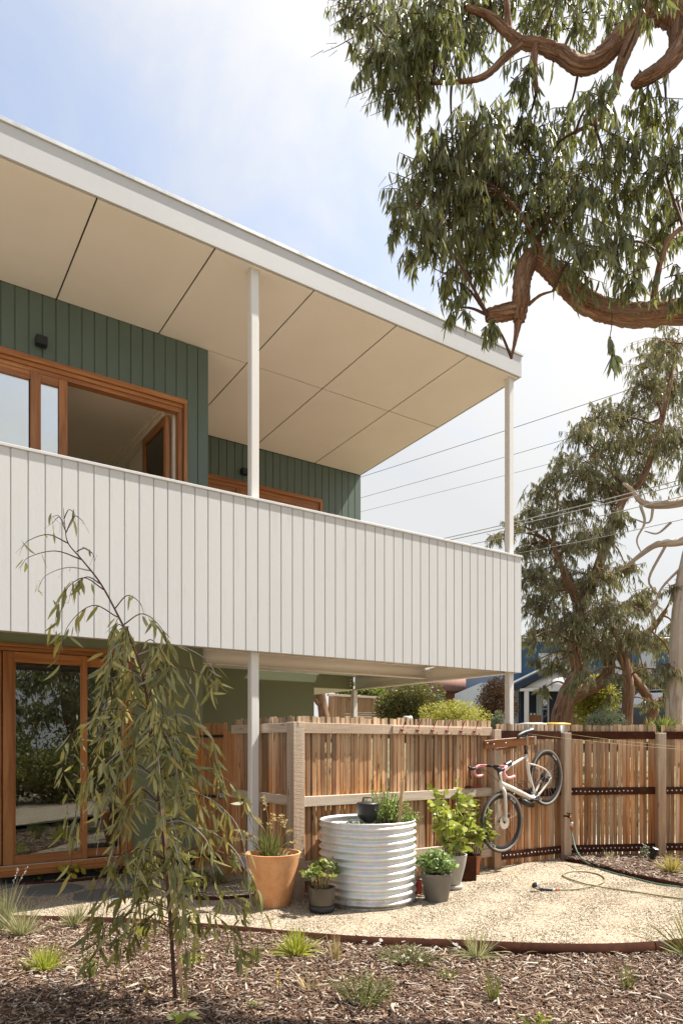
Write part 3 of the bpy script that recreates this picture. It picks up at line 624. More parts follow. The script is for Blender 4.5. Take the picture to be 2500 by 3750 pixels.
# wall lights
for s, v, lab in ((-1.70, 1.588, 'black box wall light above the balcony window, on the front green wall'), (1.633, 3.585, 'black box wall light on the set-back green wall beside the white post')):
    w = thing('wall_light', lab, 'wall light', H(s, v, 5.65), 'black box wall lights on the upper walls')
    hbox('housing', M['black'], w, s-.055, s+.055, v-.105, v-.016, 5.61, 5.70, .003); hbox('back_plate', M['black'], w, s-.04, s+.04, v-.0155, v-.001, 5.62, 5.69, .002)
# ------------------------------------------------------------------ fences
def paling_mesh(k, w, L):
    g = np.random.default_rng(100+k); n = 7
    x = np.linspace(0, L, n); e0 = g.normal(0, .0016, n); e1 = g.normal(0, .0016, n); b = g.normal(0, .0018, n)
    th = .014; vs = []
    for i in range(n):
        a, c = -w/2+e0[i], w/2+e1[i]
        vs += [(x[i], a+.002, th/2+b[i]), (x[i], c-.002, th/2+b[i]), (x[i], c, th/2-.003+b[i]), (x[i], c, -th/2), (x[i], a, -th/2), (x[i], a, th/2-.003+b[i])]
    fs = []
    for i in range(n-1):
        for j in range(6):
            q = i*6+j; r = i*6+(j+1) % 6; fs.append((q, r, r+6, q+6))
    fs += [(5, 4, 3, 2, 1, 0), tuple((n-1)*6+j for j in range(6))]
    m = bpy.data.meshes.new('paling'); m.from_pydata(vs, [], fs); m.update(); return m
PAL = {}
def paling_set(matkey, L, w):
    key = (matkey, L, w)
    if key not in PAL:
        PAL[key] = [paling_mesh(k+int(w*1000), w, L) for k in range(8)]
        for m in PAL[key]: m.materials.append(M[matkey])
    return PAL[key]
def palings(root, a, b, z0, ztop, pitch, w, matkey='pal', back=0.0, gapj=.004, skip=0.0):
    a, b = Vector(a), Vector(b); d = b-a; L = d.length; d.normalize(); nrm = Vector((d.y, -d.x, 0))
    n = int(round(L/pitch)); ms = paling_set(matkey, round(ztop-z0, 3), round(w, 3))
    for i in range(n):
        if random.random() < skip: continue
        p = a+d*((i+.5)*L/n+random.uniform(-gapj, gapj))-nrm*(back+random.uniform(0, .006))
        lean = random.gauss(0, .004)
        x = (Z+d*lean).normalized(); zz = (nrm+d*random.gauss(0, .05)).normalized(); zz = (zz-x*zz.dot(x)).normalized(); y = zz.cross(x)
        Mx = Matrix((x, y, zz)).transposed().to_4x4(); Mx.translation = Vector((p.x, p.y, z0+random.uniform(-.012, .006)))
        o = bpy.data.objects.new('paling', random.choice(ms)); COL.objects.link(o); place(o, Mx, root)
C0 = Vector((-.4526, 6.69, 0)); C1 = Vector((1.78, 8.31, 0)); C2 = Vector((2.818, 8.915, 0)); C3 = Vector((4.11, 9.10, 0)); C4 = Vector((5.55, 9.12, 0)); C5 = Vector((7.2, 9.0, 0))
G0 = Vector((-1.24, 7.85, 0)); GH = Vector((-1.688, 8.31, 0))
def nrm(a, b): d = (b-a).normalized(); return Vector((d.y, -d.x, 0))
# timber railed fence
f1 = thing('paling_fence', 'weathered timber paling fence with sawn rails behind the round metal planter', 'fence', C0)
d1 = (C1-C0).normalized(); n1 = nrm(C0, C1)
palings(f1, C0+d1*.03, C1-d1*.03, .03, 1.735, .0575, .0445, gapj=.0035)
palings(f1, C0+d1*.055, C1-d1*.0, .03, 1.70, .0575, .040, back=.032, gapj=.006, skip=.10)
for z0, z1, off in ((1.568, 1.668, .03), (.862, .960, .03), (.15, .245, .03), (.250, .338, .034)):
    bar('rail', M['rail'], f1, C0+d1*.065+n1*off+Z*(z0+z1)/2, C1-d1*.055+n1*off+Z*((z0+z1)/2-.012), .042, z1-z0)
def fpost(root, p, d, w, z1, name='post', mat='fpost', dep=None):
    n = Vector((d.y, -d.x, 0)); return obox(name, M[mat], root, Vector((p.x, p.y, (z1-.12)/2)), (d, n, Z), (w, dep or w, z1+.12), .004)
d0 = (C0-G0).normalized(); n0 = nrm(G0, C0)
fpost(f1, C0+n1*.03, d1, .125, 1.672); fpost(f1, C1+n1*.035, d1, .115, 1.63)
palings(f1, G0+d0*.07, C0-d0*.05, .03, 1.735, .060, .052, back=.03)
for z0, z1 in ((1.575, 1.668), (.87, .965), (.15, .25)):
    bar('rail', M['rail'], f1, G0+d0*.06+n0*.0+Z*(z0+z1)/2, C0-d0*.065+Z*(z0+z1)/2, .04, z1-z0)
fpost(f1, G0+n0*.01, d0, .105, 1.60, mat='gatewood')
# gate
gd = (G0-GH).normalized(); gn = nrm(GH, G0)
gt = thing('garden_gate', 'narrow timber paling gate between the house corner and the fence post', 'gate', GH)
palings(gt, GH+gd*.04, G0-gd*.075, .09, 1.70, .055, .050, 'gatewood', .0, .001)
for z in (1.55, .86, .16): obox('brace_bar', M['black'], gt, (GH+G0)/2-gd*.02+Z*z+gn*.022, (gd, gn, Z), (.50, .012, .03), .002)
obox('hinge_post', M['gatewood'], gt, GH+gd*.005+Z*.82, (gd, gn, Z), (.055, .07, 1.76), .003)
obox('latch', M['capping'], gt, G0-gd*.10+Z*.88+gn*.035, (gd, gn, Z), (.09, .03, .05), .004)
bar('rope', M['straw'], gt, GH+gd*.28+gn*.03+Z*1.70, GH+gd*.30+gn*.03+Z*.75, .012, .012, gn, .004)
# steel railed fence
f2 = thing('steel_rail_fence', 'paling fence with bolted rust-brown steel rails behind the bicycle', 'fence', C2)
pts = [C1, C2, C3, C4, C5]
boltm = MB(); boltm.lathe([(.0095, 0), (.0095, .003), (.005, .006)], (0, 0, 0), 8); bo = boltm.build('bolt_head', M['bolt'], None, True); BOLT = bo.data; bpy.data.objects.remove(bo)
for k, (a, b) in enumerate(zip(pts[:-1], pts[1:])):
    d = (b-a).normalized(); n = nrm(a, b); L = (b-a).length
    palings(f2, a+d*(.04 if k else .07), b-d*.03, .0, 1.705, .0585, .048, back=.015, gapj=.004)
    for z0, z1 in ((1.52, 1.62), (.808, .902), (.075, .172)):
        r = obox('steel_rail', M['corten'], f2, (a+b)/2+n*.004+Z*(z0+z1)/2, (d, n, Z), (L-.11, .006, z1-z0), .001)
        cnt = int(L/.0585)
        for i in range(1, cnt):
            p = a+d*(.05+i*.0585)+n*.007+Z*((z0+z1)/2+random.uniform(-.004, .004))
            if (p-a).length > L-.04: continue
            o = bpy.data.objects.new('bolt_head', BOLT); COL.objects.link(o)
            Mx = Matrix((d, Z, n)).transposed().to_4x4(); Mx.translation = p
            o.parent = r; o.matrix_basis = (Matrix.Translation(-rootpos(f2)) @ Matrix.Identity(4)); o.matrix_basis = r.matrix_basis.inverted() @ Matrix.Translation(-rootpos(f2)) @ Mx
    if k < 3: fpost(f2, b+n*.03, ((d+(pts[k+2]-b).normalized())/2).normalized(), .105, 1.60)
# coat hook board on the fence
hr = thing('hook_board', 'pale weathered board with six red wire coat hooks on the fence rail', 'hook rail', C0+d1*1.2)
pa = C0+d1*1.17+n1*.062+Z*1.612; pb = C0+d1*2.50+n1*.062+Z*1.602
bar('board', M['rail'], hr, pa, pb, .02, .082)
for k in range(6):
    c = pa.lerp(pb, (k+.55)/6.1)+n1*.011
    hk = MB(); hk.box(c+n1*.004, (.045, .006, .022), (d1, n1, Z)); ho = hk.build('hook', M['red'], hr, False)
    w = MB(); w.tube([c+n1*.006, c+n1*.02+Z*.03, c+n1*.045+d1*.012+Z*.11, c+n1*.05+d1*.025+Z*.125, c+n1*.04+d1*.02+Z*.10, c+n1*.012+d1*.006+Z*.02], .0028, 5, smooth=3); w.build('wire_loop', M['red'], ho)
    w = MB(); w.tube([c+n1*.004-Z*.01, c+n1*.02-Z*.04, c+n1*.05-Z*.045+d1*.015, c+n1*.06-Z*.02+d1*.02], .0028, 5, smooth=3); w.build('lower_loop', M['corten'], ho)
# timber bracket that holds the bicycle by its seat post
br = thing('bike_bracket', 'orange timber bracket arm bolted to the fence post, clamping the bicycle seat post', 'bracket', C1)
b0, b1 = Vector((1.655, 8.155, 1.452)), Vector((2.275, 8.325, 1.502))
bn = Vector(((b1-b0).y, -(b1-b0).x, 0)).normalized()
bar('arm', M['bracket'], br, b0, b1, .035, .098); bar('arm', M['bracket'], br, b0-bn*.10+Z*.0+(b1-b0)*.1, b1-bn*.075, .035, .098)
bar('brace', M['bracket'], br, b0-bn*.04-Z*.068+(b1-b0)*.2, b0-bn*.04-Z*.060+(b1-b0)*.68, .045, .03)
bar('end_block', M['rail'], br, b1-bn*.10+(b1-b0).normalized()*.014, b1+bn*.02+(b1-b0).normalized()*.014, .024, .100, Z)
bar('keeper_strip', M['rail'], br, b0.lerp(b1, .855)+bn*.022-Z*.055, b0.lerp(b1, .855)+bn*.022+Z*.055, .028, .008, bn)
for t_ in (.05, .18, .42): mb = MB(); mb.lathe([(.009, 0), (.009, .004), (.003, .006)], b0.lerp(b1, t_)+bn*.0175+Z*random.uniform(-.02, .02), 8, bn); mb.build('bolt', M['capping'], br)
# clothes line
for k, (z0, z1, Ye) in enumerate(((1.585, 1.42, 8.0), (1.60, 1.455, 8.35))):
    e = (Vector((2.20, 8.40, z0)), C2+Vector((.06, -.09, z0-.02)))[k]
    mb = MB(); f_ = Vector((5.8, Ye, z1-.12)); mb.tube([e.lerp(f_, q)-Z*.05*4*q*(1-q) for q in np.linspace(0, 1, 14)], .0022, 4)
    tag(mb.build('clothes_line', M['straw'], None, base=e), ('thin yellow cord strung from the bicycle saddle end across the fence', 'thin yellow cord strung from the corner fence post, upper one')[k], 'cord', 'cords along the fence')
# ------------------------------------------------------------------ steel edging
def strip(name, label, line, h0, h1, th=.006, mat='corten', group='rust-brown steel garden edging'):
    line = np.array([tuple(p) for p in line]); T = unit(np.gradient(line, axis=0)); N = np.stack([T[:, 1], -T[:, 0], np.zeros(len(T))], 1)
    k = len(line); vs = []
    a = np.broadcast_to(h0, k); b = np.broadcast_to(h1, k)
    for i in range(k):
        for o_, z in ((-th/2, a[i]), (th/2, a[i]), (th/2, b[i]), (-th/2, b[i])): vs.append(line[i]*[1, 1, 0]+N[i]*o_+[0, 0, z])
    fs = [(i*4+j, i*4+(j+1) % 4, i*4+4+(j+1) % 4, i*4+4+j) for i in range(k-1) for j in range(4)]+[(3, 2, 1, 0), tuple((k-1)*4+j for j in range(4))]
    mb = MB(); mb.add(vs, fs); o = mb.build(name, M[mat], None, False, base=tuple(line[k//2]*[1, 1, 0]))
    return tag(o, label, 'edging', group)
strip('garden_edging', 'long curved rust-brown steel edging between gravel and front mulch bed', EDGE, -.16, .014)
BED = [G(x, y, .03) for x, y in [(2075, 3146), (2150, 3160), (2250, 3188), (2350, 3212), (2500, 3243), (2700, 3275), (2950, 3300)]]; BED, _ = spline(BED, np.ones(len(BED)), 5)
strip('garden_edging', 'rust-brown steel edging around the mulch strip at the fence foot', BED, -.03, .052)
WALLBED = [G(x, y, .02) for x, y in [(-80, 3232), (100, 3234), (230, 3228), (340, 3216), (440, 3200), (560, 3190)]]; WALLBED, _ = spline(WALLBED, np.ones(len(WALLBED)), 5)
strip('garden_edging', 'low rust-brown steel edging below the sliding door', WALLBED, -.03, .03)
POSTBED = [G(x, y, .02) for x, y in [(640, 3262), (700, 3285), (780, 3290), (870, 3287), (930, 3282)]]; POSTBED, _ = spline(POSTBED, np.ones(len(POSTBED)), 5)
strip('garden_edging', 'short rust-brown steel edging left of the terracotta pot', POSTBED, -.03, .035)
# strip of mulch at the fence foot
mb = MB(); k = len(BED); far = np.array([[p[0]+.35, min(9.02, p[1]+3), 0] for p in BED]); far[:, 1] = np.interp(BED[:, 0]+.2, [2.8, 4.1, 5.5, 7.5], [8.88, 9.06, 9.08, 8.95]); far[:, 0] = BED[:, 0]+.05
rows = [BED*(1-t)+far*t for t in np.linspace(0, 1, 7)]; vv = np.concatenate(rows); vv[:, 2] = .034+.008*np.sin(vv[:, 0]*7+vv[:, 1]*9)
i = np.arange(6)[:, None]*k; j = np.arange(k-1)[None]; mb.add(vv, np.stack([i+j, i+j+1, i+k+j+1, i+k+j], 2).reshape(-1, 4)); kind(mb.build('garden_bed', M['mulch']), 'structure')
BEDFAR = far
# stepping stones
for x, y, r, lab in ((194, 3256, .275, 'large round slate stepping stone in front of the sliding door'), (375, 3276, .27, 'round slate stepping stone half in sun beside the weeping sapling'), (-40, 3241, .27, 'round slate stepping stone at the foot of the door stile, cut by the picture edge'), (470, 3214, .25, 'round slate stepping stone behind the weeping sapling')):
    c = G(x, y, .015); mb = MB(); ph = random.uniform(0, 6)
    pr = [(r, -.03), (r, .010), (r-.006, .016)]; mb.lathe(pr, c*1.0-Z*.015, 40)
    vv = mb.V[0]; a = np.arctan2(vv[:, 1]-c.y, vv[:, 0]-c.x); sc_ = 1+.03*np.sin(3*a+ph)+.02*np.sin(5*a); vv[:, :2] = np.array([c.x, c.y])+(vv[:, :2]-[c.x, c.y])*sc_[:, None]
    tag(mb.build('stepping_stone', M['slate'], None, 'auto', base=c), lab, 'stepping stone', 'round slate stepping stones')

# ------------------------------------------------------------------ corrugated tank planter and what stands in it
TC = Vector((.245, 6.60, 0)); TR = .444
tk = thing('tank_planter', 'round corrugated galvanised steel planter in front of the fence', 'planter', TC)
zs = np.linspace(.0, .735, 133); prof = [(TR+.013*math.cos(2*math.pi*(z/.0668)+2.2), z) for z in zs]
prof += [(TR+.004, .750), (TR+.006, .757), (TR+.001, .762), (TR-.006, .757)]+[(TR-.010+.013*math.cos(2*math.pi*(z/.0668)+2.2), z) for z in np.linspace(.735, .60, 30)]
mb = MB(); mb.lathe(prof, TC, 96); mb.F = [f for f in mb.F if f.shape[1] == 4]; mb.build('corrugated_wall', M['galv'], tk)
mb = MB(); mb.lathe([(TR-.025, .60), (TR-.03, .672), (.2, .69), (.01, .695)], TC, 40); mb.build('soil', M['soil'], tk)
def pot(name, label, c, prof, mat, soil, n=40, group=None):
    t_ = thing(name, label, 'pot', c, group); r1, h = prof[-1]
    mb = MB(); full = list(prof)+[(r1-.012, h+.001), (r1-.016, h-.02), (soil[0], soil[1])]
    mb.lathe(full, c, n); mb.F = [f for f in mb.F if f.shape[1] == 4]+[np.array([[q for q in range(n)][::-1]])]; mb.build('pot_wall', mat, t_, 'auto')
    mb = MB(); mb.lathe([(soil[0], soil[1]-.02), (soil[0], soil[1]), (soil[0]*.5, soil[1]+.012), (.004, soil[1]+.015)], c, 24); mb.build('soil', M['soil'], t_)
    return t_
# lidded dark pot standing in the planter
lc = P(1346, 2999, 6.52); lc.z = .735
lp = thing('lidded_pot', 'dark lidded cooking pot with handle standing in the metal planter', 'pot', lc)
mb = MB(); mb.lathe([(.05, 0), (.06, .01), (.095, .065), (.102, .085), (.1025, .165), (.1035, .168)], lc, 40); mb.build('pot_body', M['potblack'], lp)
mb = MB(); mb.lathe([(.104, .169), (.106, .172), (.105, .178), (.095, .186), (.05, .193), (.004, .194)], lc, 40); mb.build('lid', M['potblack'], lp)
mb = MB(); hx = Vector((1, -.15, 0)).normalized(); mb.tube([lc+hx*-.045+Z*.19, lc+hx*-.045+Z*.222, lc+hx*-.038+Z*.230, lc+hx*.038+Z*.230, lc+hx*.045+Z*.222, lc+hx*.045+Z*.19], .0055, 8); mb.build('handle', M['black'], lp)
s0, s1 = P(1460, 3010, 6.45), P(1473, 2860, 6.47)
sk = thing('garden_stake', 'orange timber stake standing in the metal planter', 'stake', s0-Z*.06)
bar('stake_board', M['stakewood'], sk, s0-Z*.06, s1, .028, .012, Vector((0, -1, 0)), .002)
mb = MB(); mb.tube([s1-Z*.055+Vector((.017*math.cos(a), -.010*math.sin(a)-.001, .004*math.sin(2*a))) for a in np.linspace(0, 6.28, 13)], .0022, 4); mb.build('string', M['straw'], sk)

# pots
TP = Vector((-.617, 6.36, 0))
pot('terracotta_pot', 'large speckled terracotta pot at the fence corner post', TP, [(.140, 0), (.150, .012), (.193, .22), (.235, .43), (.246, .470), (.248, .482)], M['terra'], (.225, .43), 56)
DP = Vector((-.172, 6.14, 0)); dp = pot('glazed_pot', 'small dark pot on a black saucer in front of the metal planter', DP, [(.105, .062), (.113, .07), (.116, .10), (.117, .215)], M['potdark'], (.10, .19), 40)
mb = MB(); mb.lathe([(.095, 0), (.108, .008), (.114, .022), (.114, .058), (.108, .061)], DP, 40); mb.build('saucer', M['potblack'], dp)
GP = Vector((.888, 6.56, 0)); pot('grey_pot', 'dark grey tapered pot of herbs right of the metal planter', GP, [(.104, 0), (.108, .008), (.142, .235), (.147, .24), (.147, .262)], M['potgrey'], (.125, .235), 40)
PP = Vector((1.12, 7.12, 0)); pp = pot('stone_pot', 'pale curved stone pot holding the lemon tree', PP, [(.075, .04), (.085, .045), (.105, .12), (.135, .24), (.150, .335), (.152, .345)], M['potpale'], (.13, .31), 40)
mb = MB(); mb.lathe([(.095, 0), (.105, .005), (.108, .038), (.09, .0395)], PP, 32); mb.build('saucer', M['potpale'], pp)
OP = Vector((1.475, 7.88, 0)); pot('terracotta_pot', 'small orange terracotta pot below the bicycle front wheel', OP, [(.062, 0), (.066, .005), (.084, .165), (.092, .168), (.093, .215)], M['terra2'], (.078, .19), 36)
bp = thing('steel_planter', 'square rust-brown steel planter between the pale pot and the orange pot', 'planter', Vector((1.30, 7.62, 0)))
for sx, sy, dx, dy in ((-.135, 0, .004, .274), (.135, 0, .004, .274), (0, -.135, .266, .004), (0, .135, .266, .004)): obox('side', M['corten'], bp, Vector((1.30+sx, 7.62+sy, .13)), ((1, 0, 0), (0, 1, 0), (0, 0, 1)), (dx, dy, .26), .001)
obox('soil', M['soil'], bp, Vector((1.30, 7.62, .115)), ((1, 0, 0), (0, 1, 0), (0, 0, 1)), (.262, .262, .22), .001)
RP = Vector((.735, 6.86, 0)); pot('red_pot', 'small red pot half hidden behind the metal planter', RP, [(.042, 0), (.046, .006), (.058, .125), (.060, .13)], M['red'], (.048, .11), 24)

# ------------------------------------------------------------------ hose, tap, spray gun
def hose_path(pxs, r): return [G(x, y, r) if len(q) == 0 else Vector(q) for x, y, *q in pxs]
HM = plain('olive_hose', (.27, .235, .12), .55); HG = plain('green_hose', (.075, .14, .10), .5)
tapz = P(2083, 2995, 8.72)
tp = thing('garden_tap', 'brass garden tap on the corner fence post', 'tap', tapz)
mb = MB(); mb.lathe([(.014, 0), (.014, .05)], tapz+Vector((-.005, .05, .02)), 10, Vector((0, -1, 0))); mb.tube([tapz+Vector((0, 0, .02)), tapz+Vector((.01, -.02, .0)), tapz+Vector((.02, -.025, -.05))], .014, 10, smooth=3); mb.build('spout', plain('brass', (.30, .17, .06), .35, .9), tp)
mb = MB(); mb.tube([tapz+Vector((-.035, -.01, .055)), tapz+Vector((.03, -.01, .055))], .007, 6); mb.tube([tapz+Vector((0, 0, .02)), tapz+Vector((0, -.005, .055))], .008, 8); mb.build('handle', M['corten'], tp)
mb = MB(); mb.tube([tapz+Vector((-.07, -.005, .02)), tapz+Vector((-.03, 0, .02)), tapz], .012, 8); mb.build('pipe', M['corten'], tp)
cn = tapz+Vector((.022, -.027, -.055))
hs = thing('garden_hose', 'green and olive garden hose looping from the tap across the gravel', 'hose', Vector((cn.x, cn.y, 0)))
mb = MB(); mb.lathe([(.017, 0), (.019, -.004), (.019, -.045), (.015, -.05)], cn, 14); mb.build('tap_connector', M['capping'], hs)
mb = MB(); mb.lathe([(.018, -.051), (.020, -.055), (.018, -.085), (.012, -.09)], cn, 14); mb.build('orange_collar', plain('orange_plastic', (.50, .10, .02), .45), hs)
hr_ = .0085
a0 = cn-Z*.09
pA = [a0, P(2095, 3060, 8.66), P(2108, 3110, 8.5), P(2130, 3145, 8.2)]+[G(x, y, hr_+.004) for x, y in [(2170, 3172), (2225, 3192), (2300, 3212), (2400, 3237), (2500, 3251), (2700, 3282), (3000, 3330)]]
pA = [Vector(p) for p in pA]; mb = MB(); mb.tube(pA, hr_, 8, smooth=6); mb.build('green_run', HG, hs)
pB = [G(x, y, hr_+.003) for x, y in [(2043, 3260), (2100, 3258), (2150, 3250), (2195, 3238), (2215, 3222), (2190, 3203), (2130, 3193), (2080, 3195), (2060, 3206), (2090, 3222), (2150, 3240)]]+[G(x, y, hr_+.016) for x, y in [(2172, 3243.5)]]+[G(x, y, hr_+.003) for x, y in [(2230, 3254), (2330, 3268), (2420, 3282), (2500, 3293), (2750, 3330), (3000, 3350)]]
mb = MB(); mb.tube(pB, hr_, 8, smooth=6); mb.build('olive_loop', HM, hs)
ng = thing('spray_gun', 'chrome and black hose spray gun lying on the gravel', 'spray gun', G(1985, 3258, .02))
e0, e1, e2, e3 = G(2043, 3260, .018), G(2020, 3259.5, .020), G(1978, 3258, .024), G(1966, 3252, .040)
mb = MB(); mb.tube([e0, e0.lerp(e1, .5)], .016, 10); mb.build('coupling', bpy.data.materials['orange_plastic'], ng)
mb = MB(); mb.tube([e0.lerp(e1, .5), e1], .015, 10); mb.build('grey_collar', M['capping'], ng)
mb = MB(); mb.tube([e1, e1.lerp(e2, .3), e2], [.013, .017, .016], 10, smooth=3); mb.build('grip', M['potblack'], ng)
mb = MB(); mb.tube([e2, e3, e3+Vector((-.02, -.01, .02)), e3+Vector((-.028, -.016, .027))], [.015, .022, .034, .035], 14); mb.build('spray_head', plain('chrome', (.7, .7, .7), .2, .9), ng)
mb = MB(); mb.tube([e3+Vector((-.028, -.016, .027)), e3+Vector((-.031, -.018, .030))], [.033, .030], 14); mb.build('spray_face', M['potblack'], ng)
# spot light in the mulch
sl = G(2382, 3158, .035)
sp = thing('spot_light', 'black cylindrical garden spotlight tilted in the mulch by the fence', 'spotlight', sl)
mb = MB(); mb.tube([sl+Vector((.0, 0, .02)), sl+Vector((.012, -.01, .055)), sl+Vector((.045, -.035, .165))], [.012, .040, .042], 18); mb.build('barrel', M['black'], sp, 'auto')
mb = MB(); mb.tube([sl+Vector((.0452, -.0352, .1655)), sl+Vector((.0462, -.036, .169))], [.036, .034], 18); mb.build('lens', M['capping'], sp)
mb = MB(); mb.tube([sl-Z*.02, sl+Z*.03], .01, 8); mb.build('spike', M['black'], sp)
# things on the fence rail
p = C0+d1*2.35+n1*.03+Z*.958
rt = thing('red_scraper', 'dark red hand tool lying on the middle fence rail', 'hand tool', p)
bar('handle', M['red'], rt, p+d1*.0+n1*.01+Z*.012, p+d1*.19+n1*.01+Z*.012, .022, .02, Z, .006); mb = MB(); mb.lathe([(.03, 0), (.036, .004), (.036, .02), (.03, .024)], p-d1*.03+n1*.01+Z*.002, 14); mb.build('head', M['corten'], rt, 'auto')
p = C0+d1*2.18+n1*.058+Z*.91
tw = thing('trowel', 'grey garden trowel hanging from the middle fence rail', 'trowel', p)
mb = MB(); mb.tube([p, p-Z*.09, p-Z*.14], [.013, .015, .009], 8); mb.build('handle', M['potpale'], tw)
mb = MB(); leaves(mb, [tuple(p-Z*.14)], [(0, 0, -1)], .17, .075, 0, 0, (np.array([0, .2, .6, .85, 1.]), np.array([.2, .9, 1., .6, .05]))); mb.build('blade', M['black'], tw)

# ------------------------------------------------------------------ bicycle hung on the bracket
FH = Vector((1.829, 8.0, 0)); BA = Vector((.748, .664, 0)).normalized(); BN = Vector((BA.y, -BA.x, 0))
def Bk(cx_, cy_, off=0.0):
    px, py = 1650+cx_/3.136, 2600+cy_/3.136; r = (px-CX)/F
    Y = (BN.x*FH.x+BN.y*FH.y)/(BN.x*r+BN.y)
    return P(px, py, Y)+BN*off
hubF, hubR = Bk(590, 1290), Bk(1095, 775)
bk = thing('bicycle', 'pale gravel bicycle with pink handlebar tape hanging nose-down on the fence', 'bicycle', Vector((hubF.x, hubF.y, 0)))
FR = paint('bike_frame_paint', (.62, .57, .51), .28, .03, .01)
RUB = plain('tyre_rubber', (.035, .033, .030), .8, 0, .5, 90); GUM = plain('tyre_wall', (.22, .20, .17), .75); CARB = plain('carbon_rim', (.014, .014, .016), .3)
PINK = plain('pink_tape', (.80, .36, .40), .6, 0, .3, 60); CHR = bpy.data.materials['chrome']
def lettering(cu):
    o = bpy.data.objects.new('tmp', cu); COL.objects.link(o); bpy.context.view_layer.update(); me = bpy.data.meshes.new_from_object(o.evaluated_get(bpy.context.evaluated_depsgraph_get())); bpy.data.objects.remove(o)
    q = bpy.data.objects.new(cu.name, me); COL.objects.link(q); return q
def ring(c, ax, R_, prof, mat, name, parent, n=64, smooth=True):
    """revolve a closed cross-section prof [(radial, lateral)] round axis ax"""
    ax = Vector(ax).normalized(); e1 = Z.copy(); e2 = ax.cross(e1).normalized(); k = len(prof); vs = []
    for i in range(n):
        a = 2*math.pi*i/n; rd = e1*math.cos(a)+e2*math.sin(a)
        for r, l in prof: vs.append(tuple(c+rd*(R_+r)+ax*l))
    fs = [(i*k+j, i*k+(j+1) % k, ((i+1) % n)*k+(j+1) % k, ((i+1) % n)*k+j) for i in range(n) for j in range(k)]
    mb = MB(); mb.add(vs, fs); return mb.build(name, mat, parent, smooth)
def wheel(c, ax, name_lab, cass):
    w = empty_part('wheel', bk, c); w['label'] = name_lab
    cir = lambda r, n_, a0=0: [(r*math.cos(a0+2*math.pi*q/n_), r*math.sin(a0+2*math.pi*q/n_)) for q in range(n_)]
    ring(c, ax, .328, cir(.0205, 10), GUM, 'tyre', w)
    tr = MB(); e1 = Z.copy(); e2 = ax.cross(e1).normalized()
    for q in range(110):
        a = 2*math.pi*q/110; rd = e1*math.cos(a)+e2*math.sin(a); tg = e2*math.cos(a)-e1*math.sin(a)
        for l, dd in ((-.011, .0175), (0, .0205), (.011, .0175)): tr.box(c+rd*(.328+dd)+ax*l, (.0075, .008, .004), (tg, ax, rd))
    ring(c, ax, .328, [(.010, -.018), (.0195, -.009), (.0215, 0), (.0195, .009), (.010, .018)], RUB, 'tread', w)
    tr.build('tread_blocks', RUB, w, False)['kind'] = 'stuff'
    ring(c, ax, .293, [(.018, -.011), (.012, -.013), (-.010, -.010), (-.020, -.003), (-.020, .003), (-.010, .010), (.012, .013), (.018, .011)], CARB, 'rim', w, 64, 'auto')
    mb = MB()
    for q in range(24):
        a = 2*math.pi*q/24; rd = e1*math.cos(a)+e2*math.sin(a); tg = e2*math.cos(a)-e1*math.sin(a); sd_ = (.022 if q % 2 else -.022)
        mb.tube([c+rd*.018+ax*sd_+tg*(.018 if (q//2) % 2 else -.018), c+rd*.276], .0011, 4, False)
    mb.build('spokes', CHR, w)
    mb = MB(); mb.lathe([(.008, -.055), (.019, -.03), (.019, -.026), (.012, -.022), (.012, .022), (.019, .026), (.019, .03), (.008, .055)], c, 16, ax); mb.build('hub', M['black'], w, 'auto')
    mb = MB(); mb.lathe([(.052, .034), (.078, .034), (.078, .036), (.052, .036)], c, 40, ax); mb.build('disc_rotor', CHR, w, 'auto')
    if cass: mb = MB(); mb.lathe([(.02, -.05), (.028, -.05), (.028, -.044), (.045, -.044), (.045, -.036), (.062, -.036), (.062, -.028), (.03, -.026)], c, 30, ax); mb.build('cassette', M['black'], w, 'auto')
    # white lettering on the deep rim
    for a0 in (R(-35), R(145)):
        cu = bpy.data.curves.new('rim_lettering', 'FONT'); cu.body = 'SAVOX'; cu.size = .034; cu.align_x = 'CENTER'; cu.extrude = .0004
        cu.materials.append(M['steelwhite']); to = lettering(cu)
        rd = e1*math.cos(a0)+e2*math.sin(a0); tg = (e2*math.cos(a0)-e1*math.sin(a0)); nn = ax
        xx = tg if tg.cross(rd).dot(nn) > 0 else -tg
        Mx = Matrix((xx, rd, nn)).transposed().to_4x4(); Mx.translation = c+rd*.281+ax*.0145-rootpos(w); to.parent = w; to.matrix_basis = Mx
    return w
ang = R(36); FAX = Vector((math.sin(ang), -math.cos(ang), 0))
wheel(hubF, FAX, 'front wheel, lower and steered slightly', False); wheel(hubR, BN, 'raised rear wheel with cassette', True)
bbk = Bk(958, 985); st = Bk(862, 505); hd0, hd1 = Bk(552, 722), Bk(582, 905)
def tb_(name, pts, rad, mat=FR, n=12, sm=4, parent=None): mb = MB(); mb.tube(pts, rad, n, smooth=sm); return mb.build(name, mat, parent or bk)
frm = tb_('seat_tube', [st, Bk(896, 740), bbk], [.017, .020, .028])
tb_('top_tube', [Bk(872, 528), Bk(740, 610), Bk(640, 672), Bk(562, 740)], [.014, .018, .022, .024]); tb_('head_tube', [hd0, hd0.lerp(hd1, .5), hd1], [.024, .024, .030])
tb_('down_tube', [Bk(575, 850), Bk(640, 880), Bk(780, 945), Bk(905, 1010), bbk], [.030, .033, .034, .034, .030])
